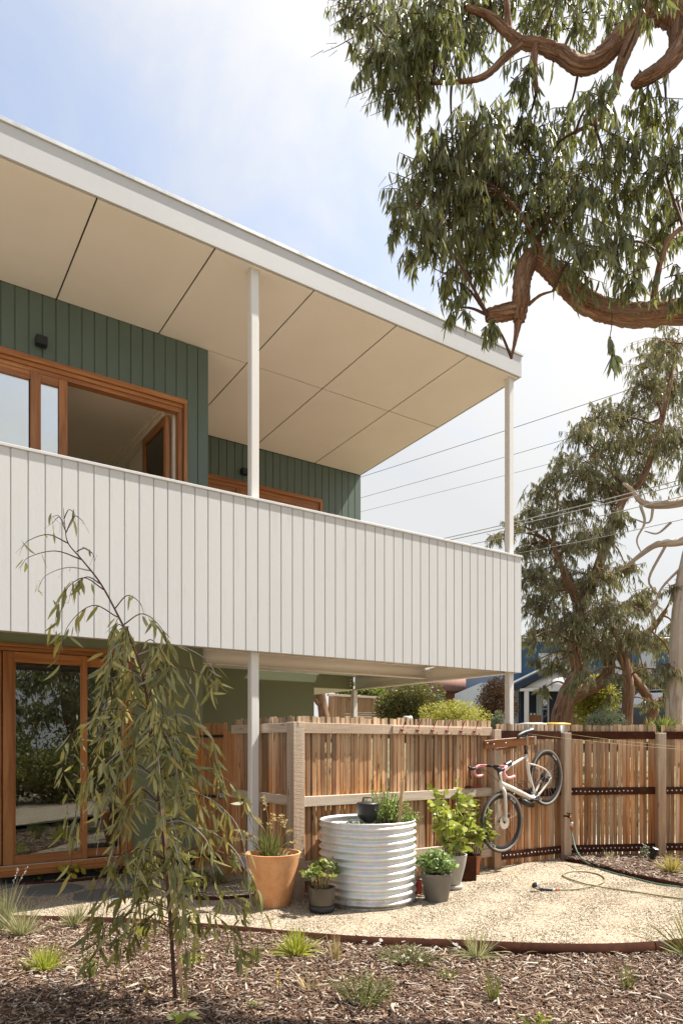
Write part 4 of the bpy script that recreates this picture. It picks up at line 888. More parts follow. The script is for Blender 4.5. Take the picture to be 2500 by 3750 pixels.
for sgn in (-1, 1):
    tb_('seat_stay', [Bk(893, 622, .012*sgn), Bk(960, 640, .030*sgn), Bk(1050, 690, .05*sgn), Bk(1095, 775, .062*sgn)], [.012, .010, .009, .011])
    tb_('chain_stay', [Bk(965, 1000, .018*sgn), Bk(1000, 950, .036*sgn), Bk(1060, 850, .052*sgn), Bk(1095, 775, .062*sgn)], [.018, .014, .011, .011])
    fo = FAX*(.058*sgn); hb_ = hubF+fo
    tb_('fork_blade', [hd1+FAX*(.012*sgn)+Z*.004, hd1+FAX*(.046*sgn)-Z*.045, hd1.lerp(hubF, .55)+FAX*(.056*sgn), hb_], [.020, .021, .016, .012])
tb_('steerer_spacer', [hd0, hd0+(hd0-hd1).normalized()*.03], [.019, .019], M['black'], 12, 0)
barc = Bk(488, 648); tb_('stem', [hd0+(hd0-hd1).normalized()*.022, barc], [.017, .016], M['black'], 12, 0)
# drop bar: FAX is across, fwd is the steered heading, down follows the steering axis
down = (hd1-hd0).normalized(); fwd = -Vector((math.cos(ang), math.sin(ang), 0)); fwd = (fwd-down*fwd.dot(down)).normalized()
for sgn, lab in ((-1, 'far'), (1, 'near')):
    A = FAX*sgn
    q = [barc+A*.02, barc+A*.10, barc+A*.185, barc+A*.205+fwd*.035, barc+A*.212+fwd*.075+down*.02, barc+A*.218+fwd*.085+down*.06, barc+A*.224+fwd*.055+down*.108, barc+A*.228+fwd*.0+down*.125, barc+A*.232-fwd*.055+down*.125]
    tb_('bar_tape', q[1:], .0165, PINK, 12, 4); tb_('handlebar_centre', [barc-A*.001, barc+A*.11], .0135, M['black'], 10, 0)
    hb0 = barc+A*.212+fwd*.072+down*.008
    tb_('brake_hood', [hb0, hb0+fwd*.05-down*.006, hb0+fwd*.085-down*.03, hb0+fwd*.094-down*.045], [.017, .019, .019, .012], M['black'], 10, 3)
    tb_('brake_lever', [hb0+fwd*.085-down*.012, hb0+fwd*.098+down*.03, hb0+fwd*.085+down*.10], [.009, .008, .005], M['black'], 8, 3)
    tb_('cable', [hb0+fwd*.03, barc+A*.10+fwd*.05+down*.04, hd0+A*.05+fwd*.06+down*.02, hd0+fwd*.03+down*.10], .0028, M['black'], 6, 5)
spt = Bk(838, 320)
tb_('seat_post', [st, spt], .0135, M['black'], 12, 0); tb_('seat_clamp', [st, st.lerp(spt, .08)], .021, M['black'], 12, 0)
sa = Bk(762, 318); sb_ = Bk(905, 250); sx = (sb_-sa).normalized(); sup = BN.cross(sx).normalized(); sup = sup if sup.z > 0 else -sup
mb = MB(); vs = []; prof = [(0, .010, .000), (.10, .018, .012), (.28, .024, .020), (.5, .036, .028), (.72, .064, .032), (.88, .080, .040), (1.0, .066, .042)]
SLn = .28
for t_, w_, z_ in prof:
    for q in range(12):
        a = 2*math.pi*q/12; yy = math.cos(a)*w_; h_ = (math.sin(a)*.014 if math.sin(a) > 0 else math.sin(a)*(.018+.012*t_)); vs.append(tuple(sa+sx*(t_*SLn)+BN*yy+sup*(z_*.9+h_*1.5-.012*(yy/.07)**2)))
fs = [(i*12+j, i*12+(j+1) % 12, i*12+12+(j+1) % 12, i*12+12+j) for i in range(6) for j in range(12)]+[tuple(range(12))[::-1], tuple(72+j for j in range(12))]
mb.add(vs, fs); mb.build('saddle', M['potblack'], bk)
mb = MB(); mb.tube([sa+sx*.03+BN*.012-sup*.014, spt+BN*.02-sup*.0, sa+sx*.22+BN*.02], .0035, 6, smooth=3); mb.tube([sa+sx*.03-BN*.012-sup*.014, spt-BN*.02, sa+sx*.22-BN*.02], .0035, 6, smooth=3); mb.build('saddle_rail', CHR, bk)
# bags, bottle, cage, drivetrain
bg = (Bk(872, 528)-Bk(640, 672)).normalized(); bu = BN.cross(bg).normalized(); bu = bu if bu.z > 0 else -bu
o = obox('top_tube_bag', M['potblack'], bk, Bk(655, 625), (bg, BN, bu), (.125, .05, .058), .012)
tb_('bottle', [Bk(815, 1045, .0), Bk(890, 1085, .0), Bk(935, 1098)], [.034, .036, .030], M['potblack'], 16, 0)
tb_('bottle_cap', [Bk(800, 1036), Bk(815, 1045)], [.026, .033], M['black'], 16, 0)
mb = MB()
for sgn in (-1, 1): mb.tube([Bk(770, 905, .02*sgn), Bk(755, 860, .034*sgn), Bk(775, 835, .036*sgn), Bk(830, 880, .036*sgn), Bk(860, 915, .02*sgn)], .0035, 6, smooth=4); mb.tube([Bk(835, 900, .02*sgn), Bk(825, 840, .034*sgn), Bk(850, 815, .036*sgn), Bk(905, 880, .034*sgn), Bk(915, 930, .015*sgn)], .0035, 6, smooth=4)
mb.build('bottle_cage', M['black'], bk)
mb = MB(); mb.lathe([(.03, -.048), (.085, -.048), (.088, -.046), (.085, -.044), (.03, -.044)], bbk, 40, BN); mb.build('chainring', M['black'], bk, 'auto')
mb = MB(); mb.lathe([(.026, -.05), (.026, .05)], bbk, 18, BN); mb.build('bottom_bracket', M['black'], bk, 'auto')
ca = Bk(1108, 915)-bbk; ca = ca.normalized()*.17
for sgn in (1, -1):
    e = bbk+ca*(-sgn)+BN*.065*sgn
    tb_('crank_arm', [bbk+BN*.055*sgn, e], [.014, .010], CHR if sgn > 0 else M['black'], 10, 0)
    obox('pedal', CHR if sgn < 0 else M['black'], bk, e+BN*.045*sgn, (BA, BN, Z), (.07, .07, .016), .004)
mb = MB(); ch = [bbk+BN*-.046+(hubR-bbk).normalized().cross(BN)*.08*k for k in (1, -1)]
for k in (0, 1):
    off = (hubR-bbk).normalized().cross(BN)*(.045 if k == 0 else -.045); mb.tube([ch[k], hubR-BN*.042+off], .004, 5)
mb.build('chain', M['black'], bk)
tb_('derailleur', [hubR-BN*.065, hubR-BN*.07+Vector((0, 0, -.05))-BA*.02, hubR-BN*.07+Vector((0, 0, -.12))-BA*.05], [.014, .018, .012], M['black'], 8, 3)
for c_, nm in ((hubF+FAX*.048+Z*.075+Vector((math.cos(ang), math.sin(ang), 0))*.04, 'brake_caliper'), (hubR+BN*.048-BA*.05-Z*.03, 'brake_caliper')): obox(nm, M['black'], bk, c_, (BA, BN, Z), (.035, .03, .05), .006)
cu = bpy.data.curves.new('frame_lettering', 'FONT'); cu.body = 'velo'; cu.size = .036; cu.extrude = .0004; cu.align_x = 'CENTER'; cu.materials.append(M['black'])
to = lettering(cu); Mx = Matrix((bg, bu, BN)).transposed().to_4x4(); Mx.translation = Bk(672, 662)+BN*.022-rootpos(bk)-bu*.008; to.parent = bk; to.matrix_basis = Mx
mb = MB(); mb.lathe([(.012, 0), (.012, .001), (.009, .0012)], Bk(860, 582)+BN*.0165, 20, BN); mb.build('head_badge', M['steelwhite'], bk)
# ------------------------------------------------------------------ foliage builders
Q = 2500/1568.0
def PP(x, y, Y): return P(x*Q, y*Q, Y)
def sphere(n, g=rng): return unit(g.normal(size=(n, 3)))
def foliage(mL, mT, c, rad, ntw, nlf, L, w, hang=.75, sag=.35, twr=.0025, shape=LEAF5, g=rng, inner=.35, bend=.22):
    c = np.array(tuple(c)); rad = np.broadcast_to(rad, 3)
    d = sphere(ntw, g); d[:, 2] = d[:, 2]*.8+.1; d = unit(d)
    rr = g.uniform(.45, 1.05, ntw)[:, None]
    p0 = c+sphere(ntw, g)*rad*inner*g.uniform(0, 1, ntw)[:, None]; p2 = c+d*rad*rr; p2[:, 2] -= sag*rad[2]*g.uniform(.2, 1, ntw); p1 = (p0+p2)/2; p1[:, 2] += sag*.5*rad[2]
    t = g.uniform(.25, 1.03, (ntw, nlf))[:, :, None]
    b = p0[:, None]*(1-t)**2+2*p1[:, None]*t*(1-t)+p2[:, None]*t*t
    b = b.reshape(-1, 3); n = len(b)
    dr = g.normal(size=(n, 3))*(1-hang)*1.1+np.repeat(d, nlf, 0)*.25*(1-hang)*2; dr[:, 2] -= hang
    leaves(mL, b, dr, L*g.uniform(.65, 1.2, n), w*g.uniform(.7, 1.25, n), bend, .06, shape, g)
    if mT is not None:
        for i in range(ntw): mT.tube([p0[i], p1[i]*.5+(p0[i]+p2[i])*.25, p2[i]], [twr*1.6, twr*1.2, twr*.6], 3, False)
def limb(mb, pts, rad, n=12, sm=5, rough=.10, seed=0): mb.tube(pts, rad, n, True, sm, rough, seed)
def connect(mb, limbs, c, r0, r1, sagv=.0):
    pts = np.concatenate(limbs); k = np.argmin(np.linalg.norm(pts-np.array(tuple(c)), axis=1)); a = Vector(pts[k]); c = Vector(c)
    m = a.lerp(c, .5)+Vector((random.uniform(-.1, .1), random.uniform(-.1, .1), .12))*((c-a).length)
    mb.tube([a, m, c], [r0, (r0+r1)/2, r1], 6, False, 5, .1)

# ------------------------------------------------------------------ the big overhanging gum
KN = .87
def PN(x, y, Y): return PP(x, y, Y*KN)
def VN(x, y, z): return Vector((x*KN, y*KN, max(-.2, CH+(z-CH)*KN) if z > 0 else z))
tree = thing('gum_tree', 'large overhanging stringybark gum with twisting limbs in front of the roof corner', 'tree', (4.9, 3.83, 0))
mb = MB(); LM = []
def L_(pts, rad, n=14, seed=0, rough=.12): limb(mb, pts, [q*KN*.86 for q in rad], n+6, 10, rough*1.5, seed); LM.append(spline(np.array([tuple(p) for p in pts]), np.ones(len(pts)), 6)[0])
trk = [VN(5.62, 4.4, -.2), VN(5.6, 4.42, .6), VN(5.5, 4.5, 2.0), VN(5.25, 4.7, 3.5), VN(4.9, 4.9, 4.5), VN(4.5, 5.1, 5.6), VN(4.0, 5.3, 6.5), VN(3.4, 5.4, 7.1)]
L_(trk, [.40, .33, .29, .26, .22, .19, .17, .15], 18, 1)
L_([VN(5.2, 4.75, 3.7), VN(4.3, 5.1, 4.35), VN(3.5, 5.3, 4.75), PN(1568, 716, 5.4), PN(1480, 722, 5.45), PN(1400, 712, 5.5), PN(1340, 690, 5.5), PN(1295, 650, 5.5), PN(1258, 610, 5.5), PN(1222, 592, 5.5), PN(1203, 625, 5.45), PN(1196, 690, 5.4), PN(1190, 738, 5.4)], [.19, .15, .125, .112, .108, .10, .096, .088, .080, .080, .082, .080, .055], 16, 2)
L_([PN(1190, 735, 5.4), PN(1184, 775, 5.38), PN(1174, 822, 5.36)], [.040, .020, .009], 8, 3)
L_([PN(1200, 708, 5.42), PN(1160, 717, 5.38), PN(1120, 724, 5.34)], [.066, .068, .056], 12, 4)
L_([PN(1212, 700, 5.4), PN(1240, 678, 5.35), PN(1270, 668, 5.3)], [.018, .013, .008], 6, 5)
L_([VN(3.4, 5.4, 7.1), PN(1600, 60, 5.4), PN(1545, 28, 5.4), PN(1500, 22, 5.4), PN(1455, 55, 5.4), PN(1410, 105, 5.4), PN(1372, 140, 5.4), PN(1330, 150, 5.4), PN(1290, 122, 5.45), PN(1240, 102, 5.5), PN(1195, 96, 5.5), PN(1160, 70, 5.5), PN(1125, 38, 5.5), PN(1070, 15, 5.5)], [.15, .135, .13, .12, .10, .088, .080, .075, .066, .055, .046, .040, .034, .024], 14, 6)
L_([PN(1560, 40, 5.4), PN(1555, 110, 5.35), PN(1515, 160, 5.3), PN(1465, 188, 5.3), PN(1450, 192, 5.3)], [.10, .085, .07, .055, .02], 12, 7)
L_([PN(1460, 60, 5.4), PN(1440, 110, 5.35), PN(1420, 160, 5.3), PN(1408, 215, 5.3), PN(1370, 270, 5.25), PN(1320, 305, 5.2)], [.06, .05, .042, .03, .02, .012], 10, 8)
L_([PN(1200, 96, 5.5), PN(1160, 130, 5.45), PN(1110, 175, 5.4), PN(1050, 188, 5.4), PN(960, 192, 5.4)], [.036, .03, .024, .018, .008], 8, 9)
L_([PN(1228, 100, 5.5), PN(1226, 150, 5.45), PN(1232, 210, 5.4)], [.034, .026, .018], 8, 10)
L_([PN(1170, 85, 5.5), PN(1165, 30, 5.5), PN(1160, -40, 5.5)], [.034, .03, .02], 8, 11)
L_([PN(1450, 60, 5.4), PN(1455, 0, 5.4), PN(1450, -70, 5.4)], [.05, .04, .03], 8, 12)
L_([PN(1500, 722, 5.45), PN(1505, 650, 5.4), PN(1530, 560, 5.3), PN(1568, 520, 5.3)], [.04, .03, .022, .015], 8, 13)
L_([PN(1250, 605, 5.5), PN(1235, 560, 5.45), PN(1200, 500, 5.4), PN(1150, 440, 5.4)], [.035, .025, .018, .010], 8, 14)
mb.build('trunk', M['bark'], tree)
NEAR = [(820, 30, 62), (880, 60, 75), (950, 60, 80), (870, 140, 58), (930, 150, 75), (990, 110, 80), (1010, 30, 80), (1070, 70, 70), (1080, -10, 70), (960, 225, 48), (905, 210, 40), (1150, 15, 70), (1240, 40, 60), (1330, 30, 70), (1400, 40, 55), (1490, -20, 70), (1280, -10, 70), (1200, 160, 40), (1380, 220, 60), (1480, 240, 60),
        (1040, 330, 80), (985, 395, 80), (935, 455, 52), (915, 510, 40), (1100, 300, 70), (1120, 390, 85), (1190, 320, 80), (1050, 470, 90), (1150, 480, 95), (980, 520, 62), (1250, 390, 85), (1340, 380, 80), (1320, 480, 90), (1430, 440, 85), (1430, 330, 70), (1530, 380, 80), (1530, 280, 60), (1240, 500, 85), (1100, 560, 70), (1330, 580, 75), (1420, 560, 80), (1510, 540, 80), (1035, 640, 46), (1050, 705, 38), (1090, 620, 45), (1120, 745, 24), (1555, 640, 55), (1450, 640, 50), (1290, 300, 60), (1560, 470, 60), (960, 580, 34)]
mL, mT = MB(), MB()
for k, (x, y, r) in enumerate(NEAR):
    Yd = 5.4+random.uniform(-.55, .55); c = PN(x, y, Yd); rr = r*Q*Yd*KN/F*1.25
    dens = (r/80.)**2; thin = .66 if x > 1250 else 1.0
    foliage(mL, mT, c, (rr, rr*1.2, rr), max(6, int(48*dens*thin)), 14, .098, .0150, .86, .30, inner=.75, bend=.34)
    connect(mT, LM, c, .011, .004)
for x, y, r in [(1400, 775, 8), (1410, 815, 10), (1575, 860, 22), (1578, 940, 20), (1580, 1010, 26), (1570, 1070, 14)]: foliage(mL, mT, PN(x, y, 5.2), r*Q*5.2*KN/F, 3, 4, .13, .024, .85)
mT.tube([PN(1405, 712, 5.4), PN(1404, 750, 5.3), PN(1400, 780, 5.2), PN(1408, 815, 5.2)], .003, 4, False, 4)
mT.tube([VN(2.9, 5.0, 5.2), PN(1590, 800, 5.2), PN(1578, 900, 5.2), PN(1576, 1060, 5.2)], .004, 4, False, 4)
for x, y in [(770, 20), (790, 130), (800, 215), (830, 235), (850, 255), (740, 110), (880, 420), (950, 610)]:      # bare twig ends
    a = PN(x+70, y-25, 5.4); mT.tube([a, PN(x+35, y-5, 5.4), PN(x, y+10, 5.35)], [.004, .003, .0015], 4, False, 3)
    for q in range(4): b = PN(x+random.uniform(0, 60), y+random.uniform(-20, 5), 5.4); mT.tube([b, b+Vector((random.uniform(-.09, .02), 0, random.uniform(-.1, .04)))], [.002, .001], 3, False)
g2 = np.random.default_rng(5)
for k in range(4):      # crown beyond the picture
    c = Vector((random.uniform(3.6, 5.0), random.uniform(2.6, 3.6), random.uniform(6.4, 7.6))); foliage(mL, mT, c, .6, 16, 12, .13, .024, .75, .3); connect(mT, LM, c, .02, .008)
mL.build('crown', M['gum'], tree); mT.build('twigs', M['twig'], tree)['kind'] = 'stuff'

# ------------------------------------------------------------------ the weeping sapling and its stake
sb0 = G(645, 3672, -.07); SY = sb0.y
sap = thing('weeping_sapling', 'young weeping gum sapling with drooping olive leaves standing in the mulch', 'tree', sb0)
S_ = lambda x, y, dy=0: P(x, y, SY+dy)
tr = [sb0-Z*.05, S_(625, 3400), S_(606, 3150), S_(590, 3000, .02), S_(572, 2850, .03), S_(555, 2700, .03), S_(535, 2540, .03), S_(500, 2400, .02), S_(440, 2270, .0), S_(370, 2140, -.02), S_(300, 2050, -.03), S_(250, 1990, -.03), S_(238, 1930, -.03), S_(232, 1860, -.03)]
trr = [.0125, .0115, .0105, .010, .0095, .009, .0082, .0072, .0062, .005, .0042, .0034, .0024, .0014]
mb = MB(); mb.tube(tr, trr, 8, True, 5, .06); mb.build('trunk', M['twig'], sap)
TP_, _ = spline(np.array([tuple(p) for p in tr]), np.ones(len(tr)), 8); NT_ = len(TP_)
mL, mLo, mT, mTp = MB(), MB(), MB(), MB(); g = np.random.default_rng(21)
def weep(p0, az, out, up, drop, nl, L, w, low):
    d = np.array([math.cos(az), math.sin(az)*.8, 0]); p0 = np.array(tuple(p0))
    p1 = p0+d*out*.45+[0, 0, up]; p2 = p0+d*out*.9+[0, 0, up*.6-drop*.35]; p3 = p0+d*out*1.05+[0, 0, -drop]
    pts, rr = spline(np.array([p0, p1, p2, p3]), np.array([.0042, .003, .002, .001]), 6); (mTp if g.uniform() < .3 and not low else mT).tube(pts, rr, 4, False)
    t = g.uniform(.22, 1.0, nl)*(len(pts)-1); i = t.astype(int).clip(0, len(pts)-2); fr = (t-i)[:, None]; b = pts[i]*(1-fr)+pts[i+1]*fr
    b = b+g.normal(0, .012, b.shape)
    dr = g.normal(size=(nl, 3))*.36+d*.22; dr[:, 2] -= .85
    leaves(mLo if low else mL, b, dr, L*g.uniform(.6, 1.25, nl), w*g.uniform(.75, 1.3, nl), .42, .04, LEAF5, g)
    for q in range(2):
        e = pts[-1-q*4]; mT.tube([e, e+g.normal(0, .03, 3)-[0, 0, .03]], [.0012, .0006], 3, False)
for k in range(88):
    u = g.uniform(.05, .60); i = int(u*(NT_-1)); p = TP_[i]; az = g.uniform(0, 6.283); z = p[2]; low = z < .75
    drop = min(z-.02, g.uniform(.15, .60 if not low else .34)); out = g.uniform(.16, .42) if not low else g.uniform(.22, .52)
    if z > 1.75: out *= .85
    weep(p, az, out, g.uniform(.0, .10), drop, int(g.uniform(12, 20)), .114 if not low else .110, .0195 if not low else .024, low)
for x, y, az, out, drop in [(612, 3230, 2.9, .42, .30), (615, 3260, .2, .46, .30), (622, 3340, 3.4, .40, .30), (618, 3290, 2.6, .34, .38), (625, 3380, .0, .40, .22), (628, 3420, 3.0, .34, .20), (606, 3150, 3.5, .44, .45), (600, 3100, 4.4, .34, .45), (610, 3200, 5.2, .36, .40), (548, 2660, .1, .40, .30), (545, 2640, 3.2, .5, .35), (560, 2730, .0, .42, .55), (520, 2480, .05, .42, .12), (500, 2400, .2, .46, .18), (540, 2600, 3.0, .50, .75), (555, 2700, 3.3, .45, .85), (575, 2860, .3, .55, .30), (580, 2950, .0, .52, .45), (600, 3080, .15, .50, .42), (605, 3150, .1, .56, .40), (430, 2260, 3.1, .34, .30), (380, 2160, 3.2, .28, .25), (450, 2290, .1, .26, .2)]:
    weep(S_(x, y, .02), az, out, .07, drop, 20, .118, .0190, y > 3120)
for x, y, az, out, up, drop, nl in [(330, 2090, 3.1, .3, .02, .12, 5), (300, 2050, 3.2, .34, .05, .05, 4), (250, 1990, 2.9, .30, .06, .02, 3), (420, 2230, .1, .16, .08, .02, 4), (370, 2140, 2.8, .22, .05, .1, 5), (280, 2020, .2, .10, .02, .05, 2), (242, 1950, .4, .10, .10, -.06, 2), (238, 1940, 2.6, .10, .08, -.05, 2), (234, 1900, .9, .07, .06, -.05, 1), (236, 1920, 3.3, .07, .05, -.04, 1)]:
    weep(S_(x, y, -.02), az, out, up, drop, nl, .085, .016, False)
mL.build('crown', M['weep'], sap); mLo.build('lower_crown', M['weeplow'], sap); mT.build('twigs', M['twig'], sap)['kind'] = 'stuff'; mTp.build('pale_branches', M['twigpale'], sap)['kind'] = 'stuff'
a, b = G(679, 3684, -.07), S_(587, 2885, -.03)
tag(bar('plant_stake', M['stakewood'], None, a-Z*.1, b, .016, .016, Vector((0, -1, 0)), .003), 'thin pale timber stake beside the weeping sapling trunk', 'stake')

# ------------------------------------------------------------------ small plants
def tuft(name, label, c, h, spread, n, mat, w=.0045, group=None, arch=.5, g=rng, seeds=None):
    c = Vector(c); t_ = thing(name, label, 'grass' if 'grass' in name or 'tuft' in name else 'plant', c, group)
    mb = MB(); a = g.uniform(0, 6.283, n); tilt = np.abs(g.normal(0, spread, n)).clip(0, 1.25)
    b = np.array(tuple(c))+np.stack([np.cos(a), np.sin(a), np.zeros(n)], 1)*(g.uniform(0, .03, n)*(1+spread))[:, None]
    d = np.stack([np.cos(a)*np.sin(tilt), np.sin(a)*np.sin(tilt), np.cos(tilt)], 1)
    leaves(mb, b, d, h*1.5*g.uniform(.55, 1.15, n), w*1.3*g.uniform(.7, 1.3, n), .12, arch*.35, BLADE, g); mb.build('blades', mat, t_)['kind'] = 'stuff'
    if seeds:
        m2 = MB()
        for k in range(seeds[0]):
            az = g.uniform(0, 6.28); e = c+Vector((math.cos(az)*seeds[1]*.4, math.sin(az)*seeds[1]*.3, seeds[1])); m = c.lerp(e, .6)+Z*.06; m2.tube([c, m, e], [.0018, .0014, .0008], 3, False, 4)
            bb = np.array([tuple(m.lerp(e, q)) for q in np.linspace(.25, 1, 18)]); dd = g.normal(size=(18, 3))*.6+[0, 0, .6]; leaves(m2, bb, dd, .016, .005, .2, 0, OVAL, g)
        m2.build('seed_heads', seeds[2], t_)['kind'] = 'stuff'
    return t_
gm = lambda x, y: (lambda q: Vector((q.x, q.y, float(mz(q.x, q.y))+.005)))(G(x, y, -.055))
FT = 'grass tufts planted in the front mulch bed'
tuft('grass_tuft', 'tall pale grass with feathery pink seed heads at the picture edge', gm(15, 3425), .30, .30, 130, M['palegrass'], group=FT, seeds=(6, .50, M['petal']))
tuft('grass_tuft', 'pale straw-green grass tuft in front of the steel edging, beside the tall seed heads', gm(80, 3440), .20, .60, 170, M['palegrass'], group=FT)
tuft('grass_tuft', 'pale straw-green grass tuft on the steel edging, left of the weeping sapling', gm(272, 3402), .155, .60, 130, M['palegrass'], group=FT)
tuft('grass_tuft', 'low bright lime grass tuft in the sunlit mulch at the lower left', gm(165, 3568), .135, .75, 190, M['limegrass'], group=FT)
tuft('grass_tuft', 'small upright orange-green rush left of the sapling trunk', gm(330, 3597), .15, .22, 45, M['rushgrass'], group=FT)
tuft('grass_tuft', 'wide lime green grass mound in front of the small dark pot', gm(1085, 3505), .155, .85, 240, M['limegrass'], group=FT)
tuft('grass_tuft', 'small upright green rush right of the sapling', gm(932, 3540), .13, .18, 36, M['rushgrass'], group=FT)
tuft('grass_tuft', 'small dry brown rush beside the wide lime grass mound', gm(1226, 3528), .14, .20, 40, M['straw'], group=FT)
tuft('grass_tuft', 'sprawling pale straw tangle along the edging below the herb pots', gm(1745, 3492), .17, 1.0, 130, M['palegrass'], group=FT)
tuft('grass_tuft', 'dark upright rush standing in the mulch below the straw tangle', gm(1808, 3670), .16, .25, 40, M['rushgrass'], group=FT)
tuft('grass_tuft', 'small green rush in the mulch at the lower right', gm(2296, 3605), .13, .32, 34, M['rushgrass'], group=FT)
tuft('grass_tuft', 'long arching strappy leaves at the right edge of the mulch', gm(2540, 3500), .34, .85, 60, M['rushgrass'], .007, FT)
tuft('grass_tuft', 'thin dry weed against the edging, right of the straw tangle', gm(1900, 3480), .12, .5, 26, M['straw'], group=FT)
tuft('grass_tuft', 'small pale tuft on the edging behind the sapling foot', gm(520, 3440), .10, .7, 70, M['limegrass'], group=FT)
tuft('grass_tuft', 'sparse dry wisps in the mulch left of the feathery shrub', gm(1130, 3640), .11, .6, 24, M['straw'], group=FT)
tuft('grass_tuft', 'small green weed in the mulch beside the daisy bush', gm(1640, 3585), .07, .8, 40, M['rushgrass'], group=FT)
tuft('grass_tuft', 'golden grass tuft in the mulch strip by the fence', Vector(G(2458, 3196, .045)), .17, .55, 170, M['goldgrass'])
tuft('grass_tuft', 'tiny grey-green grass tuft in the mulch strip near the hose', Vector(G(2235, 3148, .04)), .10, .5, 40, M['palegrass'])
tuft('grass_tuft', 'dark low grass at the foot of the timber gate', Vector(G(800, 3240, 0)), .16, .7, 90, M['rushgrass'])
def leafy(name, label, c, r, h, nst, nl, L, w, mat, cat='plant', stemmat='stem', group=None, hang=.1, lift=.0, shape=OVAL, g=rng, sw=.003, top=.25):
    c = Vector(c); t_ = thing(name, label, cat, c, group); mL, mS = MB(), MB()
    for k in range(nst):
        az = g.uniform(0, 6.28); rr = r*math.sqrt(g.uniform(0, 1)); hh = h*g.uniform(.6, 1.05)*(1-.35*(rr/r)**2)
        e = np.array([c.x+math.cos(az)*rr, c.y+math.sin(az)*rr, c.z+hh]); s0 = np.array(tuple(c))+[math.cos(az)*rr*.3, math.sin(az)*rr*.3, 0]; m = (s0+e)/2+[0, 0, hh*.12]
        pts, rad = spline(np.array([s0, m, e]), np.array([sw, sw*.8, sw*.4]), 4); mS.tube(pts, rad, 4, False)
        t = g.uniform(top, 1.0, nl); b = s0*(1-t[:, None])**2+2*m*(t*(1-t))[:, None]+e*(t*t)[:, None]
        d = sphere(nl, g); d[:, 2] = d[:, 2]*.5+.15-hang; leaves(mL, b, d, L*g.uniform(.55, 1.2, nl), w*g.uniform(.7, 1.2, nl), .12, .12, shape, g)
    mL.build('foliage', mat, t_); mS.build('stems', M[stemmat], t_)['kind'] = 'stuff'; return t_
leafy('lemon_tree', 'lemon tree with glossy yellow-green leaves in the pale stone pot', Vector((1.12, 7.12, .315)), .30, .86, 15, 22, .105, .052, M['lemon'], 'tree', sw=.006, top=.15, lift=.1)
leafy('potted_shrub', 'bright leafy shrub in the small orange terracotta pot', Vector((1.475, 7.88, .195)), .24, .66, 15, 22, .10, .042, M['lemon'], 'shrub', sw=.005, top=.4)
leafy('potted_herb', 'light green mint-like herb filling the dark grey pot', Vector((.888, 6.56, .24)), .19, .26, 64, 13, .048, .024, M['mint'], 'plant')
leafy('potted_plant', 'variegated leafy plant with brown stems in the small dark pot', Vector((-.172, 6.14, .20)), .19, .285, 30, 6, .058, .038, M['varieg'], 'plant', 'straw', top=.72)
leafy('planter_herb', 'bushy light green herb in the metal planter behind the stake', TC+Vector((.17, .04, .68)), .25, .40, 110, 20, .020, .012, M['herb'], 'herb')
leafy('planter_herb', 'trailing yellow-green herb spilling over the right rim of the planter', TC+Vector((.40, .03, .70)), .16, .14, 30, 14, .022, .012, M['herb'], 'herb', hang=.5)
leafy('planter_herb', 'grey-green sage with broad leaves at the front left of the planter', TC+Vector((-.13, -.16, .675)), .17, .085, 18, 6, .07, .028, M['sage'], 'herb', top=.6)
leafy('planter_herb', 'low grey thyme along the front rim of the planter', TC+Vector((.08, -.27, .68)), .12, .06, 30, 10, .012, .007, M['sage'], 'herb')
leafy('foam_flower', 'yellow lobed leaves growing below the sliding door sill', Vector(G(262, 3216, .02)), .13, .15, 26, 1, .08, .072, M['yellowleaf'], 'plant', top=.95)
leafy('ground_cover', 'dark green low ground cover below the door sill', Vector(G(395, 3196, .02)), .20, .10, 60, 4, .03, .022, M['bushgreen'], 'plant')
leafy('ground_cover', 'dark green low plant under the timber sill at the picture edge', Vector(G(140, 3222, .02)), .12, .06, 30, 3, .025, .02, M['bushgreen'], 'plant')
leafy('bed_plant', 'green clumping plant behind the lower sapling leaves near the gate', Vector(G(720, 3255, 0)), .22, .20, 46, 5, .07, .02, M['bushgreen'], 'plant')
leafy('grey_shrub', 'small upright grey-leaved shrub beside the garden spotlight', Vector(G(2363, 3148, .035)), .05, .22, 6, 16, .042, .014, M['sage'], 'shrub', top=.1)
leafy('fine_shrub', 'feathery green fine-leaved shrub in the front mulch', gm(1330, 3690), .21, .20, 44, 26, .032, .0032, M['bushgreen'], 'shrub', top=.2)
leafy('low_shrub', 'yellow-green leafy plant at the bottom edge of the mulch', gm(1985, 3790), .16, .10, 30, 9, .028, .016, M['limegrass'], 'plant')
leafy('seedling', 'pair of bright green leaves at the bottom edge near the sapling', gm(668, 3775), .05, .09, 5, 2, .075, .036, M['lemon'], 'plant', top=.8)
leafy('seedling', 'tiny pale green seedling in the shaded mulch', gm(925, 3705), .04, .04, 8, 2, .035, .009, M['herb'], 'plant', top=.6)
leafy('seedling', 'small lime green ground plant right of the sapling trunk', gm(700, 3540), .11, .06, 30, 5, .026, .012, M['limegrass'], 'plant', top=.4)
dz = leafy('daisy_bush', 'sprawling grey-green daisy bush with small white flowers', gm(1500, 3535), .27, .11, 80, 8, .024, .006, M['bushgreen'], 'shrub')
mP, mC = MB(), MB(); g = np.random.default_rng(9); dc = dz.location
